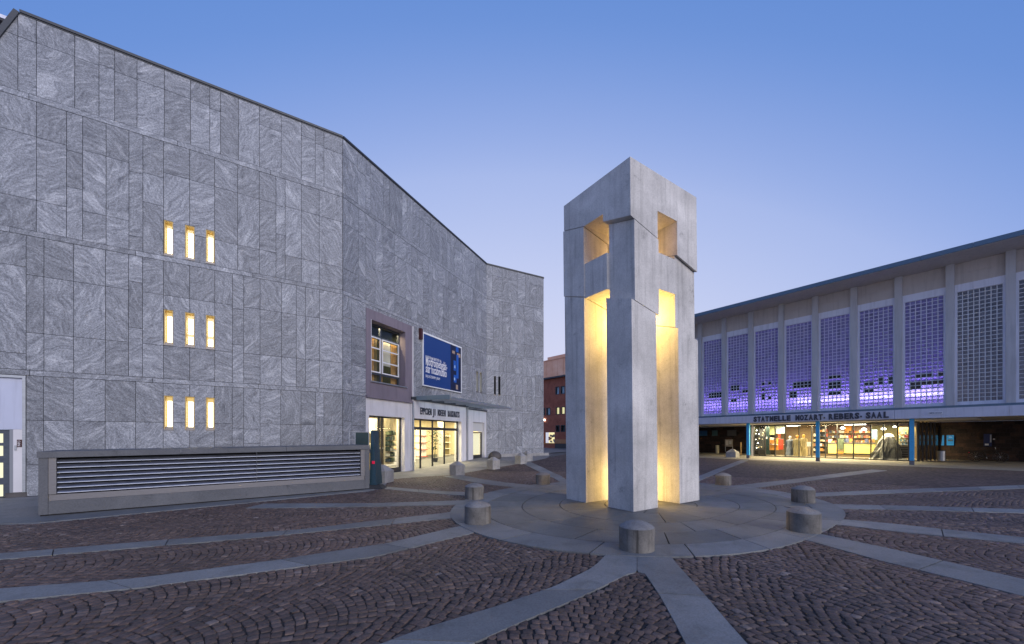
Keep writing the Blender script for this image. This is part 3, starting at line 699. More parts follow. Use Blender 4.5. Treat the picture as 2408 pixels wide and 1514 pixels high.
# roof slab and coping
rp_ = [A.pt(A.s(48.5), 0, 0), A.pt(A.L, 0, 0), B.pt(B.L, 0, 0), C.pt(C.L, 0, 0), (-2.5, 37.5, 0), (-26, 34, 0), (-22, 20, 0)]
mb = MB(); mb.face([(p[0], p[1], ROOF-.03) for p in rp_]); mb.build('roof', M['coping'], bld)
for fr, a0, a1 in ((A, A.s(48.5), A.L), (B, 0, B.L), (C, 0, C.L), (E_, 0, E_.L)):
    mb = MB(); fr.box(mb, a0, a1, ROOF+.012, ROOF+.085, -.35, .075); fr.box(mb, a0, a1, ROOF-.02, ROOF+.010, -.3, .045); mb.build('coping', M['coping'], bld)
mb = MB()
nn = Vector((-dzs, dxs)).normalized()     # out of the slanted edge, in (a, z)
if nn.y < 0: nn = -nn
q0, q1 = Vector(sl0), Vector(sl1)+(Vector(sl1)-Vector(sl0)).normalized()*3
for t0_, t1_, oo in ((0, .11, .08),):
    P = [q0+nn*t0_, q1+nn*t0_, q1+nn*t1_, q0+nn*t1_]
    f_ = [A.pt(p.x, p.y, oo) for p in P]; k_ = [A.pt(p.x, p.y, -.5) for p in P]
    mb.face(f_); mb.face(k_[::-1])
    for i in range(4): mb.face([f_[i], k_[i], k_[(i+1)%4], f_[(i+1)%4]])
mb.build('coping', M['coping'], bld)
# pale roof volume behind the slanted edge
ph = empty('roof_pavilion', A.pt(-3, 11.5, -3), 'pale roof edge rising behind the slanted end of the stone wall', 'roof')
za, sa_ = A.z(0, 29, -3), A.s(0, -3); zb_ = A.z(33, 43, -3)
A.B('eave', M['whiteband'], ph, sa_-4, A.s(36, -3), zb_-.13, za+.02-.06, -5, -3)
A.B('wall', M['mauve'], ph, sa_-4, A.s(13, -3.6), zb_-1.6, zb_-.13, -5, -3.6)
A.B('soffit', M['dark'], ph, sa_-4, A.s(34, -3), zb_-.2, zb_-.132, -5, -3.02)

# slot windows
def lit_slot(fr, a0, a1, z0, z1, label, seed, group, depth=.26, bar=None, dark=False, sill=.10):
    w_ = empty('slot_window', fr.pt((a0+a1)/2, z0, 0), None, None, None, None, bld); w_.location = Vector(w_.location)-Vector(bld.location)
    if label: w_['label'] = label
    mb = MB(); t = .025
    m_ = M['reveal'] if not dark else M['dark']
    fr.box(mb, a0, a0+t, z0, z1, -depth, .012); fr.box(mb, a1-t, a1, z0, z1, -depth, .012); fr.box(mb, a0+t, a1-t, z1-t, z1, -depth, .012); fr.box(mb, a0+t, a1-t, z0, z0+t, -depth, .012)
    mb.build('frame', m_, w_)
    mb = MB(); fr.box(mb, a0-.005, a1+.005, z0-.012, z0+.035, -.12, .05); fr.box(mb, a0+t, a1-t, z0+t, z0+sill, -depth, -.06); mb.build('sill', M['sillmetal'], w_)
    bl = M['blind'] if not dark else M['dark']
    zs = [(z0+sill, z1-.15)] if bar is None else [(z0+sill, z0+(z1-z0)*bar-.05), (z0+(z1-z0)*bar+.05, z1-.15)]
    for i, (q0_, q1_) in enumerate(zs):
        fr.B('blind', M['blindhot'] if not dark else bl, w_, a0+t+.03, a1-t-.03, q0_, q1_, -depth+.02, -depth+.035)
    fr.B('backing', M['blind'] if not dark else M['dark'], w_, a0+t, a1-t, z0+t, z1-t, -depth-.02, -depth+.0)
    fr.B('pane', M['glass'], w_, a0+t, a1-t, z0+sill, z1-t, -depth+.09, -depth+.10)
    return w_
for (a0, a1, z0, z1, row, i) in slots:
    lit_slot(A, a0, a1, z0, z1, None, 0, None, bar=(.38 if row == 1 and i > 0 else None))
p = pairs[0]
sv_, rv_s = M['blindhot'], M['reveal']; M['reveal'] = M['sheetsteel']; M['blindhot'] = m_emit('pale_lit_blind', (1, .88, .66), .75)
lit_slot(B, p[0], p[1], p[4], p[5], None, 0, None, .2); lit_slot(B, p[2], p[3], p[4], p[5], None, 0, None, .2); M['blindhot'], M['reveal'] = sv_, rv_s
for c_ in cw: lit_slot(C, *c_, 'unlit narrow window', 0, None, .2, None, True)

# side entrance at the far left
sd0 = A.s(62)
mb = MB(); A.box(mb, sd0-.06, sd0, .12, 3.28, -.35, .05); A.box(mb, sd0-3.3, sd0-.06, 3.22, 3.28, -.35, .05); mb.build('entrance_trim', M['sheetsteel'], bld)
A.B('pale_panel', M['palepanel'], bld, sd0-3.3, sd0-.065, 1.83, 3.215, -.3, -.03)
A.B('plinth', M['boulder'], bld, sd0-.36, sd0+.02, -.05, .115, -.3, .055)
A.B('white_pier', M['stucco'], bld, A.s(30), sd0-.065, .12, 1.825, -.3, -.02)
A.B('stone_pier', M['granite'], bld, A.s(21), A.s(29.5), -.05, 1.825, -.3, -.03)
sdoor = empty('side_door', A.pt(A.s(0), 0, -.2), None, None, None, None, bld); sdoor.location = Vector(sdoor.location)-Vector(bld.location)
d1 = A.s(19.5); d0 = d1-1.0; zz = [A.z(8, y) for y in (1180, 1140, 1124, 1088, 1072, 1048, 1041, 1019)]
mb = MB(); A.box(mb, d0, d0+.08, .02, 1.82, -.2, -.12); A.box(mb, d1-.13, d1, .02, 1.82, -.2, -.12)
lv = [.02]+zz+[1.82]
for i in range(0, 10, 2): A.box(mb, d0+.08, d1-.13, lv[i], lv[i+1], -.2, -.12)
mb.build('frame', M['blueframe'], sdoor)
for i in range(0, 8, 2): A.B('pane', mat('door_glass_lit', (.3,.3,.2), .4, 0, (.95,.92,.62), .8) if i == 0 else bpy.data.materials['door_glass_lit'], sdoor, d0+.08, d1-.13, zz[i], zz[i+1], -.18, -.165)
nb = empty('intercom_sign', A.pt(A.s(44), 1.4, -.02), 'small dark red plate and grey button box on the white pier by the side door', 'sign')
A.B('plate', M['brownplate'], nb, A.s(39.5), A.s(51.5), A.z(45, 1051), A.z(45, 1033.5), -.02, -.005)
A.B('button_box', M['sheetsteel'], nb, A.s(33.5), A.s(39), A.z(36, 1059), A.z(36, 1047), -.02, 0)
text('INFO', .07, M['printw'], nb, A.pt(A.s(47.5), A.z(45, 1049.5), -.003), (0,0,1), Vector((-A.d.x, -A.d.y, 0)), .001)

# mauve bay with the large window
wa0, wa1, wz0, wz1 = B.s(870.7), B.s(951), B.z(870.7, 895), B.z(870.7, 751)
wall(B, b0, b1-.03, zled, ztop, [(wa0, wa1, wz0, wz1)], -.45, .05, M['mauve'], 'mauve_surround', bld)
B.B('ledge', M['mauve'], bld, b0-.02, b1-.01, zled-.05, zled+.05, -.1, .14)
B.B('trim', M['stucco'], bld, b1-.03, b1+.03, zled-.05, ztop, -.1, .09)
bw = empty('bay_window', B.pt(wa0, wz0, -.3), None, None, None, None, bld); bw.location = Vector(bw.location)-Vector(bld.location)
mid = B.s(907.5); zr = [wz0, wz0+(wz1-wz0)*.155, wz0+(wz1-wz0)*.375, wz0+(wz1-wz0)*.585, wz0+(wz1-wz0)*.79, wz1]
mb = MB()
for a in (wa0, mid-.04, wa1-.08): B.box(mb, a, a+.08, wz0+.02, wz1, -.38, -.30)
for z in (wz0+.0, zr[1]-.03, zr[4]-.03, wz1-.08): B.box(mb, wa0+.08, wa1-.08, z, z+.07, -.385, -.305)
mb.build('frame', M['blueframe'], bw)
for (c0, c1_) in ((wa0+.09, mid-.05), (mid+.05, wa1-.09)):
    mb = MB()
    B.box(mb, c0, c0+.045, zr[1]+.05, zr[4]-.04, -.30, -.25); B.box(mb, c1_-.045, c1_, zr[1]+.05, zr[4]-.04, -.30, -.25)
    for z in (zr[1]+.05, zr[2]-.02, zr[3]-.02, zr[4]-.09): B.box(mb, c0+.045, c1_-.045, z, z+.05, -.30, -.25)
    mb.build('sash', M['whitepaint'], bw)
for (c0, c1_) in ((wa0+.08, mid-.04), (mid+.04, wa1-.08)):
    for i in range(5): B.B('pane', M['glass'], bw, c0, c1_, zr[i]+.04, zr[i+1]-.03, -.35, -.345)
B.B('sill', M['sheetsteel'], bw, wa0-.05, wa1+.08, wz0-.05, wz0-.002, -.3, .12)
B.B('jamb', M['whitepaint'], bw, wa0-.012, wa0-.001, wz0, wz1, -.2, .062)
def curtain(fr, a0, a1, z0, z1, o, m_, parent, n=9, amp=.05):
    mb = MB(); K = n*6
    P = [(a0+(a1-a0)*k/K, o+amp*math.sin(k*2*math.pi/6+.4*math.sin(k))) for k in range(K+1)]
    for k in range(K): mb.face([fr.pt(P[k][0], z0, P[k][1]), fr.pt(P[k+1][0], z0, P[k+1][1]), fr.pt(P[k+1][0], z1, P[k+1][1]), fr.pt(P[k][0], z1, P[k][1])])
    return mb.build('curtain', m_, parent, smooth=True)
zc_ = zr[4]-.05
for (x0, x1, mm) in ((.0, .36, 'curtain'), (.36, .44, 'khaki'), (.48, .60, 'curtain'), (.60, .84, 'curtainw'), (.84, 1.04, 'curtain')):
    curtain(B, wa0+(wa1-wa0)*x0, wa0+(wa1-wa0)*x1, wz0+(.0 if mm != 'curtainw' else .9), zc_, -.52, M[mm], bw, max(2, int(9*(x1-x0)*2.5)))
mb = MB(); a0, a1 = wa0-.4, wa1+.4
B.box(mb, a0, a1, wz0-.4, wz0-.3, -3, -.46); B.box(mb, a0, a1, wz1+.2, wz1+.3, -3, -.46); B.box(mb, a0, a1, wz0-.4, wz1+.3, -3.1, -3); B.box(mb, a0-.1, a0, wz0-.4, wz1+.3, -3, -.46); B.box(mb, a1, a1+.1, wz0-.4, wz1+.3, -3, -.46)
mb.build('room', mat('dim_green_room', (.06,.08,.07), .8), bld)
area_light('curtain_fill_light', B.pt((wa0+wa1)/2, wz1-.10, -.42), 1.8, 60, (1,.76,.42), Vector((-B.n.x*.25, -B.n.y*.25, -1)), .08)  # added fill between glass and curtains, brightens the curtain fronts

# shop window and entrance below
s0, s1, sz1 = B.s(866.4), B.s(950), B.z(908, 979)
wall(B, b0, b1-.14, -.05, zled-.05, [(s0, s1, 0, sz1)], -.45, .03, M['stucco'], 'white_wall', bld)
def shopfront(fr, a0, a1, z0, z1, mull, transom=None, o=-.22, t=.05, base=0.0, name='shop_window', m_=None):
    e = empty(name, fr.pt(a0, z0, o), None, None, None, None, bld); e.location = Vector(e.location)-Vector(bld.location); m_ = m_ or M['dark']
    mb = MB(); fr.box(mb, a0, a0+t, z0, z1, o-.05, o+.03); fr.box(mb, a1-t, a1, z0, z1, o-.05, o+.03); fr.box(mb, a0+t, a1-t, z1-t, z1, o-.05, o+.03)
    fr.box(mb, a0+t, a1-t, z0, z0+(base or .03), o-.05, o+.03)
    if transom: fr.box(mb, a0+t, a1-t, transom-.07, transom+.07, o-.05, o+.032)
    for a in mull: fr.box(mb, a-t*.45, a+t*.45, z0+(base or .03), z1-t, o-.045, o+.025)
    mb.build('frame', m_, e)
    ed = [a0+t]+list(mull)+[a1-t]; rows = [(z0+(base or .03), z1-t)] if not transom else [(z0+(base or .03), transom-.07), (transom+.07, z1-t)]
    for i in range(len(ed)-1):
        for r_ in rows: fr.B('pane', M['glass'], e, ed[i]+.02, ed[i+1]-.02, r_[0], r_[1], o-.008, o)
    return e
shopfront(B, s0, s1, G(*B.pt(s0,0)[:2]), sz1, [B.s(899), B.s(906)], None, -.22, .06, .22)
B.B('downpipe_pier', M['stucco'], bld, b1-.135, b1+.02, -.05, zled-.06, -.4, .06)
mb = MB(); q = B.pt(b1-.03, 0, .14); mb.tube((q[0], q[1], 0), (q[0], q[1], zled+.02), .035, 10); mb.build('downpipe', M['sheetsteel'], bld)
dz1 = B.z(1026, 987); tr_ = B.z(1026, 1008); dd0, dd1 = B.s(969), B.s(1084)
ztp = B.z(1030, 948)
wall(B, b1+.025, b2-.02, -.05, ztp, [(dd0, dd1, 0, dz1)], -.45, .02, M['stucco'], 'white_wall', bld)
shopfront(B, dd0, dd1, .0, dz1, [B.s(998), B.s(1026), B.s(1053.5)], tr_, -.25, .07, 0, 'entrance_doors')
mb = MB(); q = B.pt(b2-.0, 0, .1); mb.tube((q[0], q[1], 0), (q[0], q[1], ztp), .04, 10); mb.build('downpipe', M['sheetsteel'], bld)
pd0, pd1 = B.s(1111.5), B.s(1138); zdo, zpo = B.z(1125, 1015.5), B.z(1125, 993)
gb = G(*B.pt(b3, 0)[:2])
wall(B, b2+.05, b3-.03, -.05, zw, [(pd0, pd1, 0, zpo)], -.45, .02, M['stucco'], 'white_wall', bld)
B.B('blank_panel', mat('grey_white_panel', (.55,.55,.55), .6), bld, pd0, pd1-.06, zdo+.03, zpo-.01, -.2, -.08)
dr = shopfront(B, pd0, pd1, gb*.8, zdo, [], None, -.2, .07, .24, 'glass_door')
B.B('frosted_sheet', mat('frosted_lit', (.55,.52,.40), .6, 0, (1,.90,.55), .75), dr, pd0+.07, pd1-.07, gb*.8+.26, zdo-.07, -.32, -.30)
B.B('cornice', M['coping'], bld, b1-.12, b2+.06, ztp+.002, ztp+.13, -.3, .12)
B.B('cornice', M['coping'], bld, b2+.063, b3, zw+.002, zw+.07, -.3, .08)
# lettering over the entrance
su = (0,0,1); bd = Vector((B.d.x, B.d.y, 0))
zl = B.z(1030, 975.5); sg = empty('entrance_sign', B.pt(B.s(986), zl, .03), 'dark raised capitals above the glass entrance of the stone building', 'sign')
def letters(s_, fr, a0, a1, z, h, o, m_, parent, off=.004, ext=.012):
    n = len(s_); stp = (a1-a0)/n
    dirv = Vector((fr.d.x, fr.d.y, 0))
    for i, ch in enumerate(s_):
        if ch == ' ': continue
        text(ch, h*1.38, m_, parent, fr.pt(a0+stp*(i+.04), z, o), dirv, su, ext, off, 'letter', stp*(.88 if ch not in 'I-' else .3))
letters('EPPCOEN JI NOEEHI RAUKHARTS', B, B.s(986), B.s(1079), zl-.04, .34, .035, M['letter'], sg, .012)

# banner
bn = empty('blue_banner', B.pt(B.s(989), B.z(989, 906.8), .1), 'large blue event banner with white lettering above the glass canopy', 'banner')
n0, n1 = B.s(989.5), B.s(1081); nz0, nz1 = B.z(989.5, 906.5), B.z(989.5, 780)
mb = MB(); t = .05
B.box(mb, n0, n1, nz0, nz0+t, .05, .13); B.box(mb, n0, n1, nz1-t*1.6, nz1, .05, .13); B.box(mb, n0, n0+t, nz0+t, nz1-t*1.6, .05, .13); B.box(mb, n1-t, n1, nz0+t, nz1-t*1.6, .05, .13)
mb.build('frame', M['whitepaint'], bn)
ns = B.s(1055.5)
B.B('printed_sheet', M['banner'], bn, n0+t, ns, nz0+t, nz1-t*1.6, .06, .10)
B.B('picture', M['bannerpic'], bn, ns+.001, n1-t, nz0+t, nz1-t*1.6, .06, .10)
mb = MB(); rb = random.Random(4); wd_ = n1-t-ns; hh = nz1-nz0
for (u0, u1, v0, v1, k) in ((.15,.4,.80,.86,'s'),(.6,.95,.76,.84,'s'),(.5,.75,.86,.97,'b'),(.55,.75,.30,.80,'b'),(.28,.5,.45,.66,'b'),(.3,.55,.2,.36,'b'),(.5,.7,.06,.16,'s'),(.35,.45,.50,.56,'w'),(.32,.42,.24,.30,'w')):
    B.box(mb, ns+wd_*u0, ns+wd_*u1, nz0+hh*v0, nz0+hh*v1, .101, .1025+.0006*len(mb.f)/6, None, {'s': (.35,.26,.2), 'b': (.01,.09,.42), 'w': (.35,.5,.7)}[k])
mb.build('picture_print', M['tint'], bn)
tx = B.s(996.5); H_ = nz1-nz0
text('BAJEDEBANOEBFESSER NE', .20, M['printw'], bn, B.pt(tx, nz0+H_*.53, .102), bd, su, .001, 0, 'small_print', B.s(1033)-tx)
text('Miotfr\u00f6nnetigd\u00e1t-', .62, M['printw'], bn, B.pt(tx, nz0+H_*.405, .102), bd, su, .001, .008, 'headline', B.s(1047)-tx)
text('slar focabmudko', .62, M['printw'], bn, B.pt(tx, nz0+H_*.265, .102), bd, su, .001, .008, 'headline', B.s(1046)-tx)
text('BAJUASTEBIMM. JIRAM', .20, M['printw'], bn, B.pt(tx, nz0+H_*.17, .102), bd, su, .001, 0, 'small_print', B.s(1030)-tx)
br = empty('banner_bracket', B.pt(n0-.1, nz1-.4, .05), 'small brown bracket on the wall at the upper left of the blue banner', 'bracket')
B.B('bracket_body', M['brownplate'], br, n0-.22, n0-.06, nz1-.42, nz1+.12, .02, .16); mb = MB(); mb.tube(B.pt(n0-.06, nz1-.1, .09), B.pt(n0, nz1-.1, .09), .02, 6); mb.build('rod', M['sheetsteel'], br)

# glass canopy
cn = empty('glass_canopy', B.pt(b1+1, 3.5, 0), 'glass canopy on steel arms projecting over the entrance doors', 'canopy')
ca0, ca1 = b1+.35, B.L*.955; co = 2.05
def cz(o): return 3.62-.06*o
npan = 6; stp = (ca1-ca0)/npan
for i in range(npan):
    p0, p1_ = ca0+i*stp+.02, ca0+(i+1)*stp-.02
    mb = MB(); mb.hexa([B.pt(p0, cz(.12), .12), B.pt(p0, cz(co), co), B.pt(p1_, cz(co), co), B.pt(p1_, cz(.12), .12)][::-1], [B.pt(p0, cz(.12)+.02, .12), B.pt(p0, cz(co)+.02, co), B.pt(p1_, cz(co)+.02, co), B.pt(p1_, cz(.12)+.02, .12)][::-1]); mb.build('glass_panel', M['canglass'], cn)
for i in range(npan+1):
    p0 = ca0+i*stp; mb = MB()
    for w0 in (-.012,): mb.hexa([B.pt(p0-.012, cz(.0)-.14, .03), B.pt(p0+.012, cz(0)-.14, .03), B.pt(p0+.012, cz(co)-.06, co-.1), B.pt(p0-.012, cz(co)-.06, co-.1)], [B.pt(p0-.012, cz(0)-.01, .03), B.pt(p0+.012, cz(0)-.01, .03), B.pt(p0+.012, cz(co)-.01, co-.1), B.pt(p0-.012, cz(co)-.01, co-.1)])
    mb.build('steel_arm', M['sheetsteel'], cn)
B.B('gutter', M['sheetsteel'], cn, ca0-.1, ca1+.05, cz(co)-.12, cz(co)-.012, co-.08, co-.01)
B.B('wall_rail', M['sheetsteel'], cn, ca0-.1, ca1+.05, cz(0)-.14, cz(0)-.012, .032, .11)
B.B('fascia_plate', mat('canopy_blue_grey', (.16,.22,.27), .4), cn, ca0-.13, ca0-.10, cz(0)-.20, cz(0)-.0, .035, co-.05)

# interiors behind the entrance side
def room(fr, a0, a1, z0, z1, o0, o1, m_, name='room', floor=None):
    mb = MB(); fr.box(mb, a0-.1, a1+.1, z1, z1+.1, o0, o1); fr.box(mb, a0-.1, a1+.1, z0, z1, o0-.1, o0); fr.box(mb, a0-.1, a0, z0, z1, o0, o1); fr.box(mb, a1, a1+.1, z0, z1, o0, o1)
    o = mb.build(name, m_, bld); fr.B('room_floor', floor or M['lobbyfloor'], bld, a0, a1, z0-.02, z0+.005, o0, o1); return o
WL = (1, .84, .50)
room(B, s0-.3, B.L+3.5, .0, 3.1, -6.0, -.46, M['cream'])
mb = MB()
for i in range(9):
    for oo in (-1.4, -3.2): B.box(mb, s0+.3+i*1.35, s0+1.2+i*1.35, 3.05, 3.095, oo-.1, oo+.1)
mb.build('ceiling_light', M['lampwhite'], bld)
area_light('shop_light', B.pt((s0+s1)/2, 2.9, -1.6), 2.2, 200, WL, (0,0,-1), 1.5)
area_light('lobby_light', B.pt((dd0+dd1)/2+1, 2.95, -2.4), 3.0, 620, WL, (0,0,-1), 3)
area_light('lobby_light_rear', B.pt(B.L+1, 2.95, -3), 3.0, 480, WL, (0,0,-1), 3)
def fit(name, label, cat, fr, px0, px1, py0, py1, o, dep, m_):
    a0, a1 = fr.s(px0, o), fr.s(px1, o); z0, z1 = fr.z((px0+px1)/2, py1, o), fr.z((px0+px1)/2, py0, o)
    return (a0, a1, max(.01, z0), z1, o-dep, o)
# shop: wall cabinet, dark counter, shelf of goods
cb = empty('wall_cabinet', B.pt(s0+.3, 1.5, -1.5), 'white lit wall cabinet seen through the left shop window', 'cabinet')
a0, a1, z0, z1, o0, o1 = fit('', '', '', B, 866, 889, 984, 1019, -1.2, .4, 0)
B.B('body', M['whitecount'], cb, a0, a1, z0, z1, o0, o1); B.B('door_panel', mat('lit_cabinet_face', (.8,.75,.6), .4, 0, (1,.88,.55), .9), cb, a0+.04, a1-.25, z0+.04, z1-.04, o1+.002, o1+.02); B.B('lower_shelf', M['khaki'], cb, a0, a1, z0-.45, z0-.02, o0, o1-.05)
ctr = empty('shop_counter', B.pt(s0+.5, 0, -1), 'brown wooden counter with dark top behind the left shop window', 'counter')
a0, a1, z0, z1, o0, o1 = fit('', '', '', B, 866, 899, 1064, 1100, -.9, .5, 0)
B.B('front', mat('counter_wood', (.34,.24,.09), .5), ctr, a0, a1, .01, z1, o0, o1); B.B('drawer_band', M['navy'], ctr, a0, a1, z1+.002, z1+.16, o0, o1-.02); B.B('top', M['whitecount'], ctr, a0-.03, a1+.03, z1+.163, z1+.22, o0, o1+.03)
pc = empty('dark_partition', B.pt(s0+1, 0, -1.5), 'dark brown partition between the two lit parts of the left shop window', 'partition')
B.B('panel', mat('partition_brown', (.05,.04,.03), .5), pc, B.s(889.5,-1.3), B.s(902,-1.3), 0, 2.7, -1.6, -1.3); B.B('rail', M['sillmetal'], pc, B.s(889.5,-1.3), B.s(902,-1.3), 2.1, 2.15, -1.299, -1.27)
ds = empty('display_rack', B.pt(s1-.5, 0, -1), 'narrow rack of small patterned goods at the right of the left shop window', 'shelf')
a0, a1 = B.s(920, -.9), B.s(936, -.9); B.B('back_board', M['cream'], ds, a0-.15, a1+.15, .3, 2.6, -1.35, -1.3)
for i in range(6): B.B('shelf', M['dark'], ds, a0, a1, .42+i*.26, .44+i*.26, -1.29, -1.0)
mb = MB(); q = random.Random(9)
for i in range(6):
    a = a0+.02
    while a < a1-.07:
        w1 = q.uniform(.04, .11); cc = q.choice([(.02,.05,.05), (.3,.35,.3), (.05,.08,.12), (.6,.6,.55), (.15,.2,.12)]); B.box(mb, a, min(a+w1, a1), .442+i*.26, .442+i*.26+q.uniform(.1, .21), -1.28, -1.05, None, cc); a += w1+.012
mb.build('goods', M['tint'], ds)['kind'] = 'stuff'
# lobby furniture
lc = empty('reception_counter', B.pt(dd0+1, 0, -2.5), 'long low white counter inside the glass entrance', 'counter')
B.B('front', M['whitecount'], lc, dd0+.2, dd1-.9, .01, .95, -3.2, -2.6); B.B('top', M['orange'], lc, dd0+.15, dd1-.85, .952, 1.0, -3.25, -2.55)
for k, (px0, px1, y0, y1, c_, lb_, cat_) in enumerate(((986, 1002, 1018, 1045, 'whitecount', 'pale merchandise stand with red items at the left of the entrance lobby', 'stand'), (1032, 1038, 985, 1070, 'whitecount', 'white round column in the middle of the entrance lobby', 'column'), (1040, 1056, 1012, 1060, 'khaki', 'tan cabinet standing behind the lobby counter', 'cabinet'))):
    a0, a1 = B.s(px0, -3.6), B.s(px1, -3.6); e = empty(('merchandise_stand', 'lobby_column', 'tan_cabinet')[k], B.pt(a0, 0, -3.6), lb_, cat_)
    if k == 1: mb = MB(); c_p = B.pt((a0+a1)/2, 0, -3.6); mb.lathe(c_p, [(.2, 0), (.2, 3.1)], 20); mb.build('shaft', M[c_], e, smooth=True)
    else:
        h_ = 2.1 if k == 0 else 1.9
        B.B('case', M[c_], e, a0, a1, .0, h_, -3.95, -3.6)
        for i in range(4): B.B('shelf', M['redcloth' if k == 0 else 'whitecount'], e, a0-.02, a1+.02, .35+i*.45, .39+i*.45, -3.96, -3.5)
pl = empty('potted_plant', B.pt(B.s(1022, -1.6), 0, -1.6), 'dark leafy plant in a pot behind the entrance glass', 'plant')
pp = B.pt(B.s(1022, -1.6), 0, -1.6); mb = MB(); mb.lathe(pp, [(.14, 0), (.2, .4), (.17, .4)], 16); mb.build('pot', M['dark'], pl)
mb = MB(); mb.tube((pp[0], pp[1], .38), (pp[0]+.05, pp[1], 1.5), .025, 6, .012); mb.build('stem', M['leaf'], pl)
mb = MB(); q = random.Random(5)
for i in range(120):
    a = q.uniform(0, 6.28); r_ = q.uniform(.05, .5); z = q.uniform(.9, 2.2); c_ = Vector((pp[0]+r_*math.cos(a), pp[1]+r_*math.sin(a), z)); d_ = Vector((math.cos(a), math.sin(a), q.uniform(-.6, .5)))*.14; sdv = Vector((-math.sin(a), math.cos(a), q.uniform(-.3,.3)))*.045
    mb.face([c_-d_, c_+sdv, c_+d_, c_-sdv])
tag(mb.build('leaves', M['leaf'], pl), kind='stuff')

# ================================================================== VENT BOX
V = Frame((-9.58, 8.01), (-4.436, 12.31)); VL = V.L
vb = empty('vent_box', V.pt(0, 0, 0), 'long low concrete ventilation box with polished horizontal louvres', 'vent')
topz = lambda a: 1.315+.055*a/VL
vs = lambda px: V.s(px)
def vquad(name, m_, a0, a1, f0, f1, o0, o1):
    f0 = f0 if callable(f0) else (lambda a, q=f0: q); f1 = f1 if callable(f1) else (lambda a, q=f1: q)
    mb = MB(); mb.hexa([V.pt(a0, f0(a0), o1), V.pt(a1, f0(a1), o1), V.pt(a1, f0(a1), o0), V.pt(a0, f0(a0), o0)], [V.pt(a0, f1(a0), o1), V.pt(a1, f1(a1), o1), V.pt(a1, f1(a1), o0), V.pt(a0, f1(a0), o0)])
    return mb.build(name, m_, vb)
cuts = [-.02, VL*.33, VL*.66, VL+.02]
for i in range(3): vquad('coping', M['boxmetal'], cuts[i]+.003, cuts[i+1]-.003, lambda a: topz(a)-.125, topz, -1.6, .03)
pl1, pl2, pr1, pr2 = vs(112.6), vs(132), vs(848.5), vs(858)
ct = lambda a: topz(a)-.128
vquad('pier', M['boxmetal'], 0, pl1, .03, ct, -.4, 0); vquad('pier', M['boxmetal'], pr2, VL, .03, ct, -.4, 0)
vquad('end_plate', M['boxlight'], pl1+.004, pl2, .435, ct, -.3, -.012); vquad('end_plate', M['boxlight'], pr1, pr2-.004, .425, ct, -.3, -.012)
vquad('base_wall', M['boxmetal'], pl1+.004, pr2-.004, .03, .30, -.4, -.004)
vquad('sill', M['boxlight'], pl1+.004, pr2-.004, .302, .425, -.4, -.03)
vquad('side_wall', M['boxmetal'], 0, .2, .03, ct, -1.6, -.402); vquad('side_wall', M['boxmetal'], VL-.2, VL, .03, ct, -1.6, -.402); vquad('back_wall', M['boxmetal'], .2, VL-.2, .03, ct, -1.6, -1.4)
vquad('inner_duct', M['interiordark'], .201, VL-.201, .31, lambda a: ct(a)-.002, -1.0, -.36); vquad('plinth_gap', M['interiordark'], .02, VL-.02, -.02, .029, -1.5, -.03)
ns_ = 7
for half, (q0_, q1_) in enumerate(((pl2+.005, (pl2+pr1)/2+.4), ((pl2+pr1)/2+.41, pr1-.005))):
    for i in range(ns_):
        mb = MB(); prof = []
        for k in range(8):
            t = k/7; prof.append((-.05-.11*(1-math.cos(t*1.35)), .075*t))     # curved blade, leaning back at the top
        f = lambda a: .44+(ct(a)-.02-.44)*(i+.12)/ns_
        for k in range(7):
            mb.face([V.pt(q0_, f(q0_)+prof[k][1], prof[k][0]), V.pt(q1_, f(q1_)+prof[k][1], prof[k][0]), V.pt(q1_, f(q1_)+prof[k+1][1], prof[k+1][0]), V.pt(q0_, f(q0_)+prof[k+1][1], prof[k+1][0])])
        mb.face([V.pt(q0_, f(q0_)-.002, -.05), V.pt(q0_, f(q0_)-.002, -.14), V.pt(q1_, f(q1_)-.002, -.14), V.pt(q1_, f(q1_)-.002, -.05)])
        mb.build('slat', M['slat'], vb, smooth=True)
mq = (pl2+pr1)/2+.405; vquad('mullion', M['boxmetal'], mq-.006, mq+.006, .43, ct, -.2, -.045)

# fence panel and upright board behind the vent box
fp_ = empty('fence_panel', (-5.1, 13.6, 0), 'dark green sheet in a steel tube frame behind the right end of the vent box', 'fence')
FF = Frame(((821-CX)/F*13.4, 13.4), ((867-CX)/F*13.9, 13.9)); zt_ = 1.6+.014*13.5+.0
mb = MB(); zf = FF.z(840, 1015.5)
for a in (0, FF.s(834.5), FF.L): mb.tube(FF.pt(a, 0, 0), FF.pt(a, zf, 0), .016, 8)
mb.tube(FF.pt(0, zf, 0), FF.pt(FF.L, zf, 0), .016, 8); mb.tube(FF.pt(0, zf-.27, 0), FF.pt(FF.s(834.5), zf-.27, 0), .014, 8); mb.tube(FF.pt(0, .15, 0), FF.pt(FF.L, .15, 0), .014, 8)
mb.build('tube_frame', M['sheetsteel'], fp_); FF.B('sheet', M['tarp'], fp_, FF.s(836.5), FF.L-.02, .2, zf-.02, -.012, .006)
ub = empty('upright_board', gp(876, 1149)+(0,), 'tall dark board with a red reflector standing right of the vent box', 'barrier')
x0, y0 = gp(876, 1149); W_ = lambda px: (px-CX)/F*y0
mb = MB(); b4 = [(W_(869), y0, .12), (W_(885), y0, .12), (W_(885)+.02, y0+.5, .12), (W_(869)+.02, y0+.5, .12)]; t4 = [(W_(870), y0+.06, 1.82), (W_(875), y0+.06, 1.84), (W_(875)+.02, y0+.5, 1.84), (W_(870)+.02, y0+.5, 1.82)]
mb.hexa(b4, t4); mb.build('board', m_metal('board_blue_green', (.025,.06,.085), .35, .3), ub)
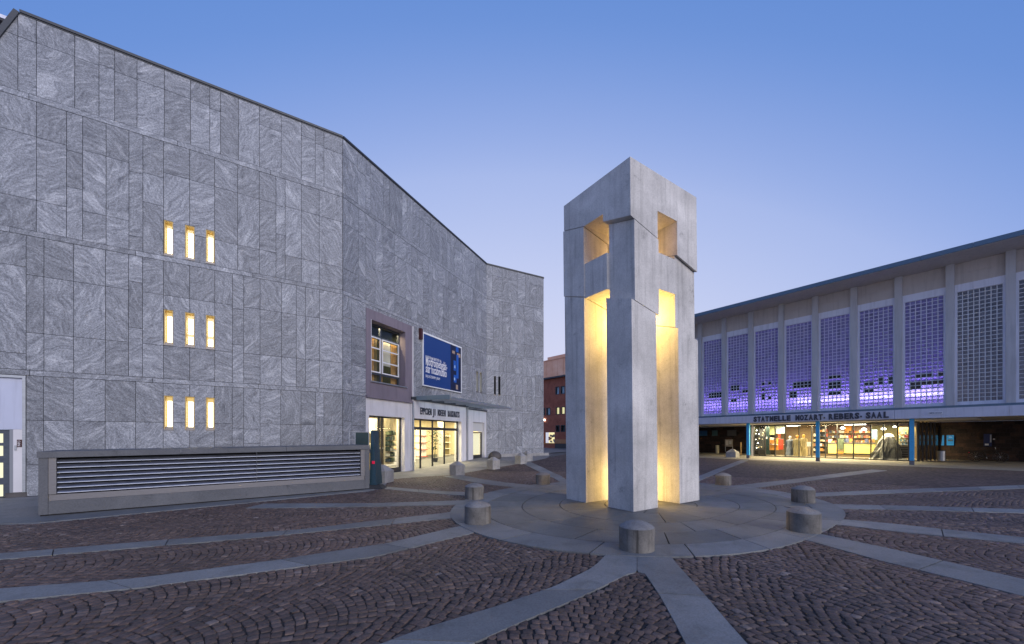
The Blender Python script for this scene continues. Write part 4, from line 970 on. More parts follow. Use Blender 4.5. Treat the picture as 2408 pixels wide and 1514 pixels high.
mb = MB(); mb.box(W_(874.5), W_(880.5), y0-.012, y0+.03, .78, .87); mb.build('reflector', M['red'], ub)
mb = MB(); mb.hexa([(W_(866), y0-.12, 0), (W_(903), y0-.1, 0), (W_(903), y0+.35, 0), (W_(866), y0+.35, 0)], [(W_(867), y0-.08, .12), (W_(893), y0-.06, .11), (W_(893), y0+.3, .11), (W_(867), y0+.3, .12)]); mb.build('foot', M['rubber'], ub)

# ================================================================== BOLLARDS
def domed(px, py, label, seed):
    x, y = gp(px, py); e = empty('domed_bollard', (x, y, .012), label, 'bollard', 'domed concrete bollards around the tower')
    mb = MB(); r_ = .245; mb.lathe((x, y, .0), [(r_*.985, .0), (r_, .02), (r_, .315), (r_*.985, .33)], 40); mb.build('drum', M['bollard'], e, smooth=True)
    mb = MB(); mb.lathe((x, y, 0), [(r_*.985, .331), (r_*.9, .352), (r_*.66, .385), (r_*.4, .408), (r_*.15, .42), (.005, .422)], 40); mb.build('dome', m_dome, e, smooth=True)
    e.rotation_euler = (0, 0, seed*1.3); return e
m_dome = m_concrete('bollard_dome', (.17,.165,.165), (.27,.265,.26), False, .9, 3)
for i, (px, py, lb_) in enumerate(((1496.5, 1292, 'streaked domed bollard standing alone in front of the tower'), (1889, 1249, 'large dark stained domed bollard at the right edge of the platform'), (1887.5, 1181, 'domed bollard just behind the dark stained one at the right of the platform'), (1700, 1140.5, 'small looking domed bollard right of the tower on the far rim of the platform'), (1276, 1138.5, 'domed bollard left of the tower on the far rim of the platform'), (1115, 1173, 'domed bollard standing behind the front left one'), (1123, 1230, 'pale topped domed bollard at the front left edge of the platform'))): domed(px, py, lb_, i)
def cube_b(px, py, label, w_=.47, h_=.43, rot=.75, hp=.19):
    x, y = gp(px, py); y += w_*.55; x = (px-CX)/F*y; z0 = G(x, y); e = empty('pyramid_bollard', (x, y, z0), label, 'bollard', 'square stone bollards with pyramid tops')
    P = [(x+w_*.7071*math.cos(rot+k*math.pi/2+math.pi/4), y+w_*.7071*math.sin(rot+k*math.pi/2+math.pi/4)) for k in range(4)]
    mb = MB(); mb.hexa([(*p, z0-.02) for p in P], [(*p, z0+h_) for p in P]); mb.build('block', M['cube'], e)
    mb = MB(); ap = (x, y, z0+h_+hp)
    K = [(x+(p[0]-x)*.22, y+(p[1]-y)*.22) for p in P]
    mb.hexa([(*p, z0+h_+.001) for p in P], [(*p, z0+h_+hp*.82) for p in K]); mb.build('top', M['cube'], e); return e
for a in ((897, 1136, 'square pyramid topped stone bollard beside the upright board and left shop window', .62, .42, 1.35, .25), (1074.5, 1118, 'square pyramid topped bollard in front of the entrance doors'), (1159.5, 1103.5, 'square pyramid topped bollard in front of the small glass door'), (1224, 1091, 'square pyramid topped bollard before the far end of the stone wall'), (1239, 1084, 'farthest pyramid topped bollard, half hidden behind another near the stone corner'), (1722, 1075.5, 'square pyramid topped bollard under the hall canopy left of the first blue post', .75, .42, .7, .3)): cube_b(*a)
# boulder and plinth by the stone wall
x, y = gp(1163, 1078); bo = empty('round_boulder', (x, y, G(x, y)), 'dark round boulder against the foot of the stone wall', 'boulder')
mb = MB(); mb.lathe((x, y, G(x,y)-.05), [(.34,0),(.42,.12),(.40,.28),(.29,.42),(.15,.50),(.03,.52)], 14, .12, 2); mb.build('stone', M['boulder'], bo, smooth=True)
C.B('wall_plinth', M['cube'], bld, .7, C.L+.25, .1, .52, 0.04, .35)

# ================================================================== CONCERT HALL
hall = empty('concert_hall', H.pt(8, 0, 0), 'long concert hall with violet lit glass block windows and wide flat eaves', 'building')
ZS, ZB, ZT, ZI = 3.41, 3.60, 9.75, 11.35
HL0, HL1 = -9.0, 23.0
H.B('eave', M['soffit'], hall, HL0, HL1+3, ZI+.0, ZI+.12, -6, 2.15)
mb = MB(); e = HL0
while e < HL1+3: H.box(mb, e+.006, min(e+1.9, HL1+3)-.006, ZI+.02, ZI+.27, 2.152, 2.23); e += 1.9
mb.build('eave_edge', M['teal'], hall); H.B('roof', M['teal'], hall, HL0, HL1+3, ZI+.122, ZI+.25, -14, 2.15)
pil = [1588, 1647.4, 1703.8, 1766.7, 1838.2, 1917.8, 2008.5, 2113, 2233.9, 2376]
ps = [H.s(p) for p in pil]; stepw = (ps[-1]-ps[1])/8; print('pillar s', [round(v,2) for v in ps])
ps = ps+[ps[-1]+stepw, ps[-1]+2*stepw, ps[-1]+3*stepw]; ps = [ps[0]-2*stepw, ps[0]-stepw]+ps
for a in ps: H.B('pillar', M['pillar'], hall, a-.165, a+.165, ZS, ZI-.001, -.3, .22)
blocks = []; bdark = set()
for w_i in range(len(ps)-1):
    a0, a1 = ps[w_i]+.165, ps[w_i+1]-.165
    H.B('upper_panel', M['beige'], hall, a0, a1, ZT+.42, ZI-.001, -.3, .0); H.B('panel_batten', M['beige'], hall, a0, a1, ZT+1.0, ZT+1.04, .001, .02)
    H.B('lintel', M['whiteband'], hall, a0, a1, ZT, ZT+.418, -.3, .06)
    mb = MB(); t = .09
    H.box(mb, a0, a1, ZS, ZB, -.25, .06); H.box(mb, a0, a0+t, ZB, ZT, -.2, .05); H.box(mb, a1-t, a1, ZB, ZT, -.2, .05); mb.build('window_frame', M['whiteband'], hall)
    nc = max(6, round((a1-a0-2*t)/.215)); nr = 28; cw_, rh = (a1-a0-2*t)/nc, (ZT-ZB)/nr; mb = MB(); mt = .019
    for i in range(nc+1): x = a0+t+i*cw_; H.box(mb, x-mt, x+mt, ZB, ZT, -.10, .0)
    for j in range(nr+1): z = ZB+j*rh; H.box(mb, a0+t, a1-t, z-mt, z+mt, -.098, -.002)
    mb.build('mortar_grid', M['mortar'], hall)
    rb = random.Random(w_i); darks = set()
    pats = {3: [(7,.3,.95),(6,.3,.9)], 4: [(9,.2,.45),(8,.2,.45),(7,.7,1),(4,.2,.4)], 5: [(9,.28,.82),(7,.28,.82),(5,.28,.82),(4,.28,.82)], 6: [(8,.35,.92),(7,.35,.92),(5,.15,.4),(4,.15,.4)],
        7: [(9,.42,.68),(7,.42,.68),(6,.42,.68),(4,.42,.68)], 8: [(7,.62,.9),(6,.15,.35),(6,.62,.9),(4,.15,.35)], 9: [(7,.42,.9),(5,.15,.4),(5,.42,.9),(4,.15,.4)]}
    for (r_, f0, f1) in pats.get(w_i, []):
        for c_ in range(int(f0*nc), int(f1*nc)+1):
            if (c_ % 2 == 0 or w_i not in (5,)) and rb.random() < .85: darks.add((c_, r_))
    for i in range(nc):
        for j in range(nr):
            x0, x1, z0, z1 = a0+t+i*cw_+mt, a0+t+(i+1)*cw_-mt, ZB+j*rh+mt, ZB+(j+1)*rh-mt; rv_ = rb.random(); b = MB(); k = .022
            f_ = [H.pt(x0+k, z0+k, -.012), H.pt(x1-k, z0+k, -.012), H.pt(x1-k, z1-k, -.012), H.pt(x0+k, z1-k, -.012)]; o_ = [H.pt(x0, z0, -.03), H.pt(x1, z0, -.03), H.pt(x1, z1, -.03), H.pt(x0, z1, -.03)]
            mi = 1 if (i, j) in darks else 0
            b.face(f_[::-1] if False else f_, rv_, None, None, mi)
            for q in range(4): b.face([o_[q], o_[(q+1)%4], f_[(q+1)%4], f_[q]], rv_, None, None, mi)
            Y = f_[0][1]; X = f_[0][0]; vis = abs(X/Y) < 1.29
            blocks.append(((1/(Y*Y)) if vis else 0, b))
pieces(blocks, 'glass_block', [M['block'], M['blockdark']], hall, 300)
sill_a = HL0; H.B('blue_flashing', M['teal'], hall, HL0, HL1, 3.27, ZS-.002, -.3, .36)
mb = MB(); e = HL0
while e < HL1:
    e2 = min(e+4.3, HL1); H.box(mb, e+.006, e2-.006, 2.73, 3.268, .35, .62); e = e2
mb.build('fascia', M['fascia'], hall)
H.B('canopy_ceiling', M['ceil'], hall, HL0, HL1, 2.76, 2.95, -9.6, .345)
H.B('ceiling_step', M['soffit'], hall, HL0, H.s(2300, -1.5), 2.69, 2.755, -3.4, -.6)
H.B('dark_backing', M['darkwall'], hall, HL0, HL1, 2.96, 3.26, -9, .34)
# gallery behind the glass blocks
vr = H.s(2228); gal = MB()
H.box(gal, HL0, HL1, 3.27, 3.40, -3.4, -.31); H.box(gal, HL0, HL1, 3.2, 11.3, -3.5, -3.4); H.box(gal, vr-.02, vr+.05, 3.41, 11.3, -3.4, -.32)  # last box: unseen partition added to keep violet light out of the right bays
gal.build('gallery', mat('gallery_paint', (.55,.55,.62), .8), hall)
H.B('violet_light_strip', M['violet'], hall, ps[0], vr-.3, 4.18, 4.24, -.78, -.72)
mid_ = (ps[0]+vr)/2; LL = vr-ps[0]-.4
area_light('violet_wash', H.pt(mid_, 4.0, -1.1), LL, 620, (.24,.13,1), Vector((H.n.x*.5, H.n.y*.5, 1.0)), .3)
area_light('violet_strip_light', H.pt(mid_, 4.30, -.62), LL, 190, (.50,.40,1), Vector((H.n.x, H.n.y, .05)), .12)
area_light('white_strip_light', H.pt((H.s(1870)+H.s(2222))/2, 4.18, -.27), H.s(2222)-H.s(1870), 42, (.85,.8,1), Vector((H.n.x, H.n.y, .0)), .06)
# lettering
sg = empty('hall_sign', H.pt(H.s(1771, .62), 2.85, .63), 'raised dark capitals on the fascia of the concert hall', 'sign')
letters('STATMELLE MOZART-REBERS-SAAL', H, H.s(1771.5, .62), H.s(2090, .62), 2.83, .36, .64, M['letter'], sg, .028, .02)
sp_ = empty('name_plate', H.pt(H.s(2183, .62), 2.95, .63), 'small white name plate on the fascia right of the raised capitals', 'sign')
q0_, q1_ = H.s(2181, .62), H.s(2216, .62); H.B('plate', M['printw'], sp_, q0_, q1_, 2.93, 3.08, .622, .64)
text('COMMERZIA CHAUTAUQUA', .12, M['navy'], sp_, H.pt(q0_+.03, 2.965, .642), Vector((H.d.x, H.d.y, 0)), su, .001, .002, 'small_print', q1_-q0_-.06)
# blue posts
for i, (px, lb_) in enumerate(((1759, 'leftmost blue steel post under the hall canopy, left of the lit shop'), (1922.5, 'blue steel post in front of the middle of the lit shop'), (2143.5, 'blue steel post at the right end of the lit shop'))):
    a = H.s(px, .3); c_ = H.pt(a, 0, .3); e = empty('blue_post', c_, lb_, 'post', 'blue posts carrying the hall canopy')
    mb = MB(); rr_ = .095; H.box(mb, a-rr_, a+rr_, .25, 2.728, .3-rr_, .3+rr_); mb.build('shaft', M['tealpost'], e); mb = MB(); H.box(mb, a-rr_-.004, a+rr_+.004, -.02, .249, .3-rr_-.004, .3+rr_+.004); mb.build('base_sleeve', M['boxlight'], e)
# block walls under the canopy
wl = []; rb = random.Random(8)
def blockwall(a0, a1, o, holes):
    z = 0; j = 0
    while z < 2.7:
        h_ = rb.choice([.22, .25, .28]); h_ = min(h_, 2.75-z); e = a0-(j%2)*.2
        while e < a1:
            w1 = rb.uniform(.3, .62); r_ = [(max(a0, e), min(a1, e+w1), z, z+h_)]
            for hh_ in holes: r_ = rect_minus(r_, hh_)
            for r1 in r_:
                b = MB(); k = .012; fo = o+rb.uniform(.03, .06); rv_ = rb.random()
                H.box(b, r1[0]+k*.5, r1[1]-k*.5, r1[2]+k*.5, r1[3]-k*.5, o, fo, rv_); P = H.pt(r1[0], 1, o); wl.append(((r1[1]-r1[0])*(r1[3]-r1[2])/P[1]**2*(1 if abs(P[0]/P[1]) < 1.3 else 0), b))
            e += w1
        z += h_; j += 1
ow = -9.5
x1650 = H.s(1620, ow); wzs = [(H.s(1640, ow), H.s(1663.5, ow)), (H.s(1673, ow), H.s(1688, ow)), (H.s(1709, ow), H.s(1732, ow))]
hz0, hz1 = H.z(1690, 1025, ow), H.z(1690, 1011, ow)
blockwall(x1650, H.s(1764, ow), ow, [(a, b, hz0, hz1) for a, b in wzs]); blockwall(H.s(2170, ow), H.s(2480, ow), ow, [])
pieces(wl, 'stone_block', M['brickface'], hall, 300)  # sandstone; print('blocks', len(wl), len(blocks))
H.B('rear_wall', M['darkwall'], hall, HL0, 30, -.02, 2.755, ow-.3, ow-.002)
for k, (a, b) in enumerate(wzs):
    e = empty('strip_window', H.pt(a, hz0, ow), None, None, None, None, hall); e.location = Vector(e.location)-Vector(hall.location)
    H.B('frame', M['dark'], e, a, b, hz0, hz1, ow+.0, ow+.03); H.B('pane', mat('strip_pane_%d' % k, ((.02,.10,.25), (.07,.15,.16), (.10,.10,.09))[k], .3), e, a+.05, b-.05, hz0+.04, hz1-.04, ow+.031, ow+.04)
# glazed shop
os_ = -4.6
shop = empty('glazed_shop', H.pt(H.s(1772, os_), 0, os_), 'brightly lit glazed shop under the hall canopy', 'shop')
mulls = [1772.6,1798.8,1821.8,1845.7,1878.2,1907.8,1940.4,1967.6,2006.1,2047,2076.9,2110.5,2136.7,2157]
ms = [H.s(p, os_) for p in mulls]
for i, a in enumerate(ms): H.B('mullion', M['dark'], shop, a-.03, a+.03, 0.06, 2.60, os_-.06, os_+.04)
H.B('head_rail', M['dark'], shop, ms[0]-.03, ms[-1]+.03, 2.601, 2.70, os_-.06, os_+.04); H.B('foot_rail', M['dark'], shop, ms[0]-.03, ms[-1]+.03, 0.0, .058, os_-.06, os_+.04)
for i in range(len(ms)-1): H.B('pane', M['glass'], shop, ms[i]+.031, ms[i+1]-.031, .06, 2.6, os_-.01, os_)
H.B('corner_post', M['whiteband'], shop, ms[0]-.22, ms[0]-.05, 0, 2.7, os_-.1, os_+.05)
for o_ in (-5.8, -7.0, -8.2): H.B('side_mullion', M['dark'], shop, ms[0]-.09, ms[0]-.03, 0, 2.7, o_-.03, o_+.03)
for q0_, q1_ in ((-5.77, -4.7), (-6.97, -5.83), (-8.17, -7.03), (-9.4, -8.23)): H.B('side_pane', M['glass'], shop, ms[0]-.065, ms[0]-.055, .05, 2.65, q0_, q1_)
# right end: glazed lobby with angled dark panes
for i in range(5):
    t0, t1 = i/5, (i+1)/5; p0 = (H.s(2158+47*t0, os_-3.6*t0), os_-3.6*t0); p1_ = (H.s(2158+47*t1, os_-3.6*t1), os_-3.6*t1); mb = MB()
    mb.hexa([H.pt(p0[0],0,p0[1]), H.pt(p0[0]+.07,0,p0[1]), H.pt(p0[0]+.07,0,p0[1]-.07), H.pt(p0[0],0,p0[1]-.07)], [H.pt(p0[0],2.7,p0[1]), H.pt(p0[0]+.07,2.7,p0[1]), H.pt(p0[0]+.07,2.7,p0[1]-.07), H.pt(p0[0],2.7,p0[1]-.07)]); mb.build('mullion', M['dark'], shop)
    mb = MB(); mb.face([H.pt(p0[0]+.07,.03,p0[1]-.03), H.pt(p1_[0],.03,p1_[1]-.03), H.pt(p1_[0],2.65,p1_[1]-.03), H.pt(p0[0]+.07,2.65,p0[1]-.03)]); mb.build('pane', m_glass('smoked_glass', (.06,.055,.05), .5) if i == 0 else bpy.data.materials['smoked_glass'], shop)
mb = MB(); H.box(mb, ms[0]-.03, H.s(2204, -9.2), 0, 2.7, -9.3, -9.2); mb.build('back_wall', mat('shop_back_wall', (.22,.15,.08), .7), shop)
H.B('floor', M['lobbyfloor'], shop, ms[0]-.03, ms[-1]-.02, .0, .012, -9.2, os_-.06); H.B('ceiling', M['cream'], shop, ms[0]-.03, ms[-1]-.02, 2.70, 2.757, -9.2, os_-.07)
mb = MB(); 
for (p0, p1_, o_) in ((1776,1838,-5.2),(1850,1938,-5.2),(1960,2040,-5.2),(1850,1880,-7.2),(1985,2035,-7.6)): H.box(mb, H.s(p0,o_), H.s(p1_,o_), 2.62, 2.68, o_-.08, o_+.08)
mb.build('light_strip', M['lampwhite'], shop)
for (p0, p1_, pw) in ((1775,1905,420),(1910,2045,480),(2050,2150,200)):
    o_ = -6.0; area_light('shop_ceiling_light', H.pt((H.s(p0,o_)+H.s(p1_,o_))/2, 2.55, o_), H.s(p1_,o_)-H.s(p0,o_), pw, (1,.82,.50), (0,0,-1), 1.4)
area_light('pavement_fill_light', H.pt(H.s(1930,-3.2), 2.64, -3.4), 9, 620, (1,.80,.42), (0,0,-1), .5)  # added light without a fixture, brightens the pavement before the shop
def hb(name, m_, parent, px0, px1, py0, py1, o, dep, **k):
    a0, a1 = H.s(px0, o), H.s(px1, o); return H.B(name, m_, parent, a0, a1, max(.013, H.z((px0+px1)/2, py1, o)), min(2.69, H.z((px0+px1)/2, py0, o)), o-dep, o, **k)
def thing(name, label, cat, px, o): return empty(name, H.pt(H.s(px, o), 0.013, o), label, cat)
def goods(parent, px0, px1, o, levels, pal, seed, hmin=.1, hmax=.25, dep=.18, wmin=.06, wmax=.2):
    q = random.Random(seed); mb = MB(); a0, a1 = H.s(px0, o), H.s(px1, o)
    for z in levels:
        a = a0
        while a < a1-.05:
            w1 = q.uniform(wmin, wmax)
            if q.random() < .85: H.box(mb, a, min(a+w1, a1), z, z+q.uniform(hmin, hmax), o-dep, o-q.uniform(.0, .05), None, q.choice(pal))
            a += w1+.015
    o_ = mb.build('goods', M['tint'], parent); o_['kind'] = 'stuff'; return o_
PAL = [(.55,.5,.42), (.25,.12,.06), (.5,.22,.05), (.08,.10,.2), (.6,.58,.55), (.35,.05,.03), (.1,.09,.08), (.4,.35,.2)]
t = thing('ornament_tree', 'dark tree hung with glowing glass balls at the left end of the lit shop', 'ornament display', 1787, -6)
c_ = H.pt(H.s(1787, -6), 0, -6); mb = MB(); mb.lathe(c_, [(.5,.1),(.62,.5),(.5,1.1),(.42,1.7),(.2,2.4)], 14, .2, 3); mb.build('branches', M['black'], t); q = random.Random(2)
for i in range(46):
    a, z = q.uniform(0, 6.28), q.uniform(.6, 2.4); r_ = .62-.16*z+q.uniform(0, .1); mb = MB(); s_ = q.uniform(.03, .065); mb.lathe((c_[0]+r_*math.cos(a), c_[1]+r_*math.sin(a), z-s_), [(.01,0),(s_*.8,s_*.4),(s_,s_),(s_*.8,s_*1.6),(.01,s_*2)], 8); mb.build('glass_ball', M['lampwhite'] if q.random() < .4 else M['cream'], t, smooth=True)
t = thing('green_board', 'tall dark green board beside the ornament tree in the lit shop', 'board', 1803, -5.3); hb('panel', M['green'], t, 1799.5, 1808.5, 998, 1068, -5.3, .05); hb('label_card', M['printw'], t, 1800.5, 1804, 1027, 1032, -5.29, .005)
t = thing('poster_wall', 'yellow green posters over orange shelves left of the red banners', 'display wall', 1815, -7); hb('poster', mat('poster_yellow_green', (.6,.62,.3), .6), t, 1809, 1823, 1001, 1022, -7, .04); hb('poster', mat('poster_pale', (.6,.68,.62), .6), t, 1824, 1846, 1001, 1019, -7, .04); hb('cabinet', M['orange'], t, 1809, 1826, 1030, 1058, -7, .5); hb('shelf', M['whitepaint'], t, 1808, 1846, 1044.5, 1045.5, -6.8, .3); goods(t, 1810, 1826, -6.6, [1.0, 1.4], PAL, 3)
for k, (p0, p1_, y0, y1, lb_) in enumerate(((1829, 1834, 1020, 1030, 'short red hanging banner in the lit shop'), (1829.5, 1841, 1032, 1057, 'wide red hanging banner above the floor of the lit shop'))): t = thing('red_banner', lb_, 'banner', p0, -6.4-.3*k); hb('cloth', M['redcloth'], t, p0, p1_, y0, y1, -6.4-.3*k, .02); hb('rod', M['sheetsteel'], t, p0-.5, p1_+.5, y0-1, y0, -6.4-.3*k, .03)
def mannequin(px, o, m1, m2, label, hgt=1.75, sleeve=True):
    t = thing('mannequin', label, 'mannequin', px, o); c_ = H.pt(H.s(px, o), .03, o); h_ = hgt
    mb = MB(); mb.lathe(c_, [(.30,.05),(.26,.35*h_),(.2,.55*h_),(.22,.66*h_),(.25,.78*h_),(.18,.83*h_),(.06,.85*h_)], 18, .12, int(px)); mb.build('coat', M[m1], t, smooth=True)
    mb = MB(); mb.lathe((c_[0], c_[1], c_[2]+.84*h_), [(.05,0),(.055,.06),(.09,.10),(.105,.17),(.09,.25),(.03,.29)], 14); mb.build('head', M[m2], t, smooth=True)
    d_ = Vector((H.d.x, H.d.y, 0)); mb = MB()
    for s_ in (-1, 1): p0 = Vector(c_)+d_*(.22*s_)+Vector((0,0,.79*h_)); mb.tube(p0, p0+d_*(.09*s_)+Vector((0,0,-.36*h_)), .07, 8, .05)
    mb.build('sleeves', M[m1], t); mb = MB(); mb.lathe((c_[0], c_[1], .013), [(.22,0),(.22,.02),(.03,.03),(.03,.15)], 16); mb.build('stand', M['chrome'], t)
mannequin(1857, -6.0, 'navycloth', 'curtainw', 'mannequin in a patterned blue and white coat in the lit shop', 1.7)
mannequin(1874, -5.8, 'khaki', 'orange', 'mannequin in a khaki coat with orange head nearest the middle of the group', 1.8)
mannequin(1889, -6.3, 'khaki', 'orange', 'mannequin in a khaki coat beside the white notice stand', 1.85)
t = thing('notice_stand', 'white notice on a thin stand beside the mannequins', 'sign stand', 1901, -5.2); hb('board', M['printw'], t, 1896.5, 1907, 1039, 1049.5, -5.2, .03); hb('pole', M['chrome'], t, 1901.2, 1902.5, 1050, 1070, -5.2, .03); hb('foot', M['dark'], t, 1898, 1905, 1069.5, 1071, -5.0, .3)
t = thing('book_shelf', 'dark bookshelf between the mannequins and the yellow counter', 'shelf', 1930, -7.2); hb('case', M['black'], t, 1912, 1944, 1003, 1066, -7.4, .3)
for z in (.5,.9,1.3,1.7,2.1): H.B('shelf', M['khaki'], t, H.s(1912,-7.2), H.s(1944,-7.2), z-.02, z, -7.4, -7.15)
goods(t, 1912, 1944, -7.2, [.5,.9,1.3,1.7,2.1], PAL, 14)
for k, (p0, p1_, lb_) in enumerate(((1946.5, 1966.5, 'short yellow counter left of the glass display case'), (1984, 2054, 'long yellow sales counter with goods on top'))):
    t = thing('yellow_counter', lb_, 'counter', p0, -6); hb('front', M['yellow'], t, p0, p1_, 1044, 1066, -6, .5); hb('kick_plate', M['dark'], t, p0, p1_, 1066.3, 1069, -6.05, .4); hb('top', M['sillmetal'], t, p0-.3, p1_+.3, 1040, 1043.8, -5.97, .6); goods(t, p0, p1_, -6.1, [H.z((p0+p1_)/2, 1039.8, -6.0)], PAL, 20+k, .08, .3, .3)
t = thing('glass_display_case', 'narrow glass display case between the two yellow counters', 'display case', 1975, -5.9); hb('case', mat('case_green_glass', (.12,.15,.10), .2), t, 1968.5, 1982.5, 1031, 1056, -5.9, .45); hb('base', M['khaki'], t, 1968.5, 1982.5, 1056.3, 1067, -5.9, .45); hb('drawer', M['orange'], t, 1969.5, 1981.5, 1062, 1066, -5.89, .02)
t = thing('wall_shelving', 'brown wall shelving full of goods behind the yellow counter', 'shelf', 1990, -8.6); hb('back_panel', m_wood('shelf_brown', (.12,.06,.03), (.2,.10,.05)), t, 1946, 2046, 1001, 1050, -8.9, .1)
hb('orange_panel', M['orange'], t, 1986, 2001, 997, 1013, -8.75, .05)
for z in (.8,1.2,1.6,2.0): H.B('shelf', M['khaki'], t, H.s(1946,-8.6), H.s(2046,-8.6), z-.025, z, -8.79, -8.5)
goods(t, 1946, 2046, -8.6, [.8,1.2,1.6,2.0], PAL, 31)
for k, (px, py, lb_, r_) in enumerate(((1980.5, 1006.5, 'round glowing pendant lamp above the glass display case', .15), (2031, 1009.5, 'wide glowing pendant lamp above the long counter', .16), (2077, 1008.5, 'cream pendant lamp beside the black draped sculpture', .14), (2103, 1003.5, 'small glowing pendant lamp above the black draped sculpture', .10))):
    o_ = -6.6; z_ = H.z(px, py, o_); t = empty('pendant_lamp', H.pt(H.s(px,o_), z_, o_), lb_, 'lamp', 'pendant lamps in the lit shop'); c_ = H.pt(H.s(px,o_), z_-r_*.5, o_)
    mb = MB(); mb.lathe(c_, [(r_*.5,0),(r_,r_*.35),(r_,r_*.7),(r_*.5,r_*1.1),(.02,r_*1.2)], 16); mb.build('shade', M['lampwhite'], t, smooth=True); mb = MB(); mb.tube((c_[0],c_[1],c_[2]+r_), (c_[0],c_[1],2.7), .008, 6); mb.build('cord', M['black'], t)
t = thing('blue_screen', 'blue grey screen panel at the right end of the yellow counter', 'panel', 2056, -6.8); hb('panel', mat('blue_grey_panel', (.16,.24,.36), .5), t, 2048.5, 2062, 1010, 1034, -6.8, .06); hb('stand', M['dark'], t, 2054, 2056, 1034.3, 1070, -6.8, .06)
t = thing('olive_partition', 'dark olive partition wall behind the black draped sculpture', 'partition', 2090, -8.6); hb('panel', mat('olive_wall', (.10,.085,.02), .7), t, 2050, 2112, 999, 1072, -8.4, .1)
t = thing('draped_sculpture', 'black crinkled draped sculpture with pale crest on a pale base in the lit shop', 'sculpture', 2085, -5.8); c_ = H.pt(H.s(2088,-5.9), .12, -5.9)
mb = MB(); q = random.Random(6); prof = [(.80,0),(.72,.4),(.6,.8),(.44,1.2),(.30,1.5),(.16,1.68)]
n_ = 26; rings = [[Vector((c_[0]+math.cos(a)*r_*(1+.16*math.sin(7*a+z)+q.uniform(-.09,.09))-.35*(1-z/1.7)*H.d.x*(math.cos(a)<0), c_[1]+math.sin(a)*r_*(1+.16*math.sin(7*a+z)+q.uniform(-.09,.09)), c_[2]+z)) for a in [k*2*math.pi/n_ for k in range(n_)]] for r_, z in prof]
for i in range(len(rings)-1):
    for k in range(n_): mb.face([rings[i][k], rings[i][(k+1)%n_], rings[i+1][(k+1)%n_], rings[i+1][k]])
mb.face(rings[-1]); mb.build('drape', M['drape'], t)
mb = MB(); mb.lathe((c_[0],c_[1],c_[2]+1.45), [(.24,0),(.3,.1),(.2,.28),(.04,.34)], 13, .25, 4); mb.build('crest', M['curtainw'], t); mb = MB(); mb.lathe((c_[0],c_[1],.013), [(.98,0),(.92,.1),(.5,.12)], 18, .1, 4); mb.build('base', M['curtainw'], t)
t = thing('goods_rack', 'tall rack of colourful goods over dark drawers at the right end of the lit shop', 'shelf', 2123, -6); hb('upper_case', mat('rack_yellow', (.55,.45,.2), .6), t, 2112.5, 2153, 1004, 1050, -6.3, .08); hb('drawers', M['black'], t, 2112.5, 2134.5, 1050.5, 1076, -5.9, .45)
goods(t, 2113, 2134, -6.0, [1.1,1.36,1.62,1.88,2.1], [(.6,.1,.08),(.6,.55,.3),(.2,.4,.5),(.5,.6,.3),(.7,.65,.6)], 44, .08, .18, .15, .04, .1)
for z in (1.08,1.34,1.60,1.86): H.B('shelf', M['whitepaint'], t, H.s(2113,-6), H.s(2134,-6), z, z+.015, -6.29, -6.0)
for i in range(4): hb('drawer_edge', M['sillmetal'], t, 2113, 2134, 1054+i*5.5, 1054.8+i*5.5, -5.89, .01)
# things against the block walls
def cyl(name, label, cat, px, o, py0, py1, r_, m_, n=18, capm=None):
    a = H.s(px, o); c_ = H.pt(a, 0, o); t = empty(name, c_, label, cat); z1 = H.z(px, py0, o); mb = MB(); mb.lathe((c_[0],c_[1],0), [(r_,0),(r_,z1-.05)], n); mb.build('body', m_, t, smooth=True)
    mb = MB(); mb.lathe((c_[0],c_[1],z1-.049), [(r_*1.05,0),(r_*1.05,.03),(r_*.8,.05)], n); mb.build('lid', capm or m_, t, smooth=True); return t
cyl('litter_bin', 'round brushed metal litter bin right of the glazed shop', 'bin', 2212, -7.2, 1058.5, 1080, .21, M['chrome'], 18, M['dark'])
cyl('litter_bin', 'slim pale litter bin at the left block wall', 'bin', 1686, -7.6, 1046.5, 1062, .17, m_metal('bin_cream', (.42,.38,.28), .6, .2))
cyl('guide_post', 'short orange tinted post left of the first blue post', 'post', 1741.5, -6.0, 1040, 1065, .055, mat('post_ochre', (.5,.3,.12), .6), 12)
t = thing('information_board', 'pale information board on two legs before the left block wall', 'notice board', 1714, -8.2); hb('panel', mat('faded_notice', (.30,.26,.24), .6), t, 1704, 1722, 1033, 1050, -8.2, .05)
for px in (1704.3, 1721): hb('leg', M['sheetsteel'], t, px, px+1.3, 1050, 1061.5, -8.2, .05)
hb('paper', M['soffit'], t, 1706, 1712, 1035, 1047, -8.195, .004); hb('paper', M['pillar'], t, 1713.5, 1719.5, 1036, 1044, -8.195, .004)
t = thing('blue_poster_box', 'bright blue poster boxes on the dark block wall right of the bin', 'poster', 2235, ow+.1); hb('poster', M['bluesign'], t, 2225, 2242, 1023, 1047, ow+.12, .05); hb('print', M['printw'], t, 2230, 2238, 1027, 1028, ow+.125, .004); hb('print', M['teal'], t, 2228, 2240, 1033, 1037, ow+.125, .004)
mb = MB(); a0, a1 = H.s(2212.5, ow+.12), H.s(2219, ow+.12); z0, z1 = H.z(2216, 1047, ow+.12), H.z(2216, 1023, ow+.12)
mb.hexa([H.pt(a0,z0,ow+.12), H.pt(a1,z0,ow+.12), H.pt(a1,z0,ow+.07), H.pt(a0,z0,ow+.07)], [H.pt(a1-.08,z1,ow+.12), H.pt(a1,z1,ow+.12), H.pt(a1,z1,ow+.07), H.pt(a1-.08,z1,ow+.07)]); mb.build('side_panel', M['bluesign'], t)
